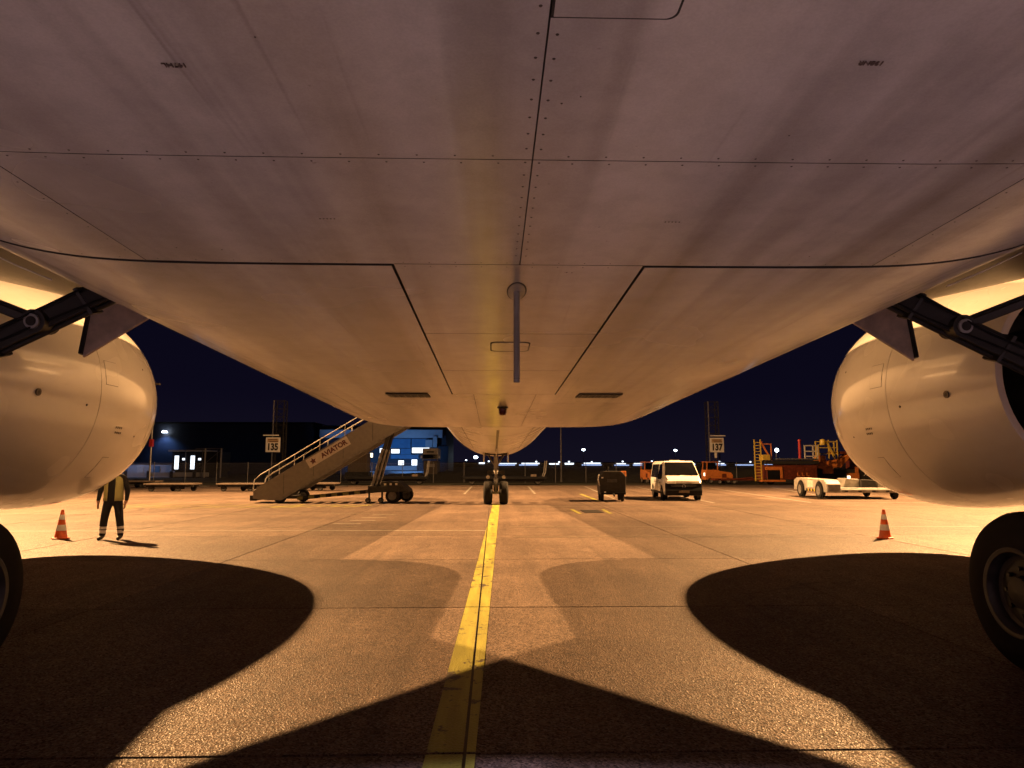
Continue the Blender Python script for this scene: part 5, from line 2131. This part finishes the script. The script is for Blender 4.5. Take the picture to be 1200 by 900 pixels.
# container and catering truck
ct = thing('freight_container', 'beige ribbed container standing behind the fence under the stairs', 'container', (-15.3, 77, 0), 0)
mb = MB()
mb.box((-1.05, 0, 0.95), (1.05, 2.4, 3.05))
cb_ = mb.build('container_body', 'beige', ct, bevel=0.02)
for k in range(8):
    mb = MB()
    mb.box((-0.98 + k * 0.26, -0.04, 1.05), (-0.86 + k * 0.26, -0.002, 2.95))
    mb.build('rib', 'beige', cb_)
mb = MB()
mb.box((-1.3, -0.1, 0.45), (1.3, 2.5, 0.93))
mb.build('carrier_frame', 'dark_grey', ct)
for x in (-0.8, 0.8):
    for yy in (0.2, 2.2):
        road_wheel(ct, (x, yy, 0.30), 0.30, 0.2, 14)
tk = thing('catering_truck', 'catering truck with a raised pale box and dark window band behind the fence', 'truck', (-7.0, 76, 0), 0)
mb = MB()
mb.box((-0.95, 0, 2.35), (0.75, 4.0, 3.55))
bx = mb.build('raised_box', 'offwhite', tk, bevel=0.04)
mb = MB()
mb.box((-0.90, -0.03, 2.42), (0.70, -0.003, 2.88))
mb.build('window_band', 'glass', bx)
mb = MB()
mb.box((-0.5, -0.03, 3.08), (0.3, -0.003, 3.22))
mb.build('dark_lettering_band', 'dark_grey', bx)
mb = MB()
mb.box((-0.85, 0.1, 0.6), (0.65, 4.6, 2.2))
mb.build('truck_body', 'beige', tk, bevel=0.05)
mb = MB()
mb.box((-0.5, 0.06, 1.5), (0.4, 0.097, 1.8))
mb.build('rear_sign', 'offwhite', tk)
for sx in (-1, 1):
    mb = MB()
    mb.bar((-0.1 + sx * 0.82, 0.05, 2.2), (-0.1 + sx * 0.82, 0.05, 2.36), 0.12, 0.12)
    mb.build('lift_guide', 'steel', tk)
    mb = MB()
    mb.cbox((-0.1 + sx * 0.98, 0.1, 2.62), (0.16, 0.12, 0.30))
    mb.build('mirror', 'reflective', tk)
    for yy in (0.8, 3.9):
        mb = MB()
        mb.lathe([(-0.14, 0.2), (-0.14, 0.42), (0.14, 0.42), (0.14, 0.2)], (-0.1 + sx * 0.66, yy, 0.42), 'X', 18)
        mb.lathe([(-0.1, 0.2), (-0.1, 0.0)], (-0.1 + sx * 0.66, yy, 0.42), 'X', 18)
        mb.lathe([(0.1, 0.2), (0.1, 0.0)], (-0.1 + sx * 0.66, yy, 0.42), 'X', 18)
        mb.build('tyre', 'tyre', tk, smooth=35)

# far pier across the field with blue lit bays
fp = thing('far_pier', 'long low pier across the airfield showing a row of blue white lit bays', 'building', (0, 420, 0), 0)
mb = MB()
mb.box((-30, 0, 0), (190, 30, 3.1))
mb.build('wall', 'facade_dark', fp)
random.seed(3)
for (x0, x1, z0, z1) in ((-9, -5.5, 2.0, 2.9), (2.5, 13, 1.0, 1.7), (3, 14, 2.0, 2.5), (15.5, 27, 1.0, 1.7), (17, 28, 1.9, 2.6), (34, 40, 1.6, 2.4), (43.5, 49, 1.6, 2.6), (54, 66, 1.0, 1.7), (55, 65.5, 2.0, 2.7),
                         (74, 83, 0.9, 1.5), (75, 81, 1.8, 2.4), (85.5, 97, 0.9, 1.6), (86, 98, 1.9, 2.5), (103, 112, 1.0, 1.6), (118, 124, 1.2, 2.2),
                         (135, 143, 1.0, 1.7), (136, 142, 1.9, 2.5), (149, 160, 1.0, 1.7), (167, 172, 1.2, 2.0)):
    mb = MB()
    mb.box((x0, -0.6, z0), (x1, -0.01, z1))
    mb.build('lit_bay', 'lit_strip' if z1 < 2.3 else 'lit_white', fp)
for x in (-3, 26, 40, 46, 60, 79, 97, 110, 139, 158):
    mb = MB()
    mb.lathe([(-0.5, 0), (-0.3, 0.55), (0.3, 0.55), (0.5, 0)], (x, -1.0, 3.1 + (x * 7 % 5) * 0.12), 'Z', 10)
    mb.build('bay_lamp', 'lit_white', fp)
# dark earth bank behind the fence
bk = MB()
pts = []
prof_ = [(73.5, -0.1), (75.5, 0.9), (79, 1.3), (84, 0.9), (88, -0.1)]
vs, fs = [], []
xs_ = [-12 + 4 * k for k in range(18)]
for x in xs_:
    for (y, z) in prof_:
        vs.append((x, y + 0.5 * math.sin(x * 0.3), z * (0.8 + 0.25 * math.sin(x * 0.21 + 1)) if z > 0 else z))
for i in range(len(xs_) - 1):
    for k in range(4):
        fs.append((i * 5 + k, i * 5 + k + 1, (i + 1) * 5 + k + 1, (i + 1) * 5 + k))
bk.add(vs, fs)
structure(bk.build('earth_bank', 'hedge', smooth=60))
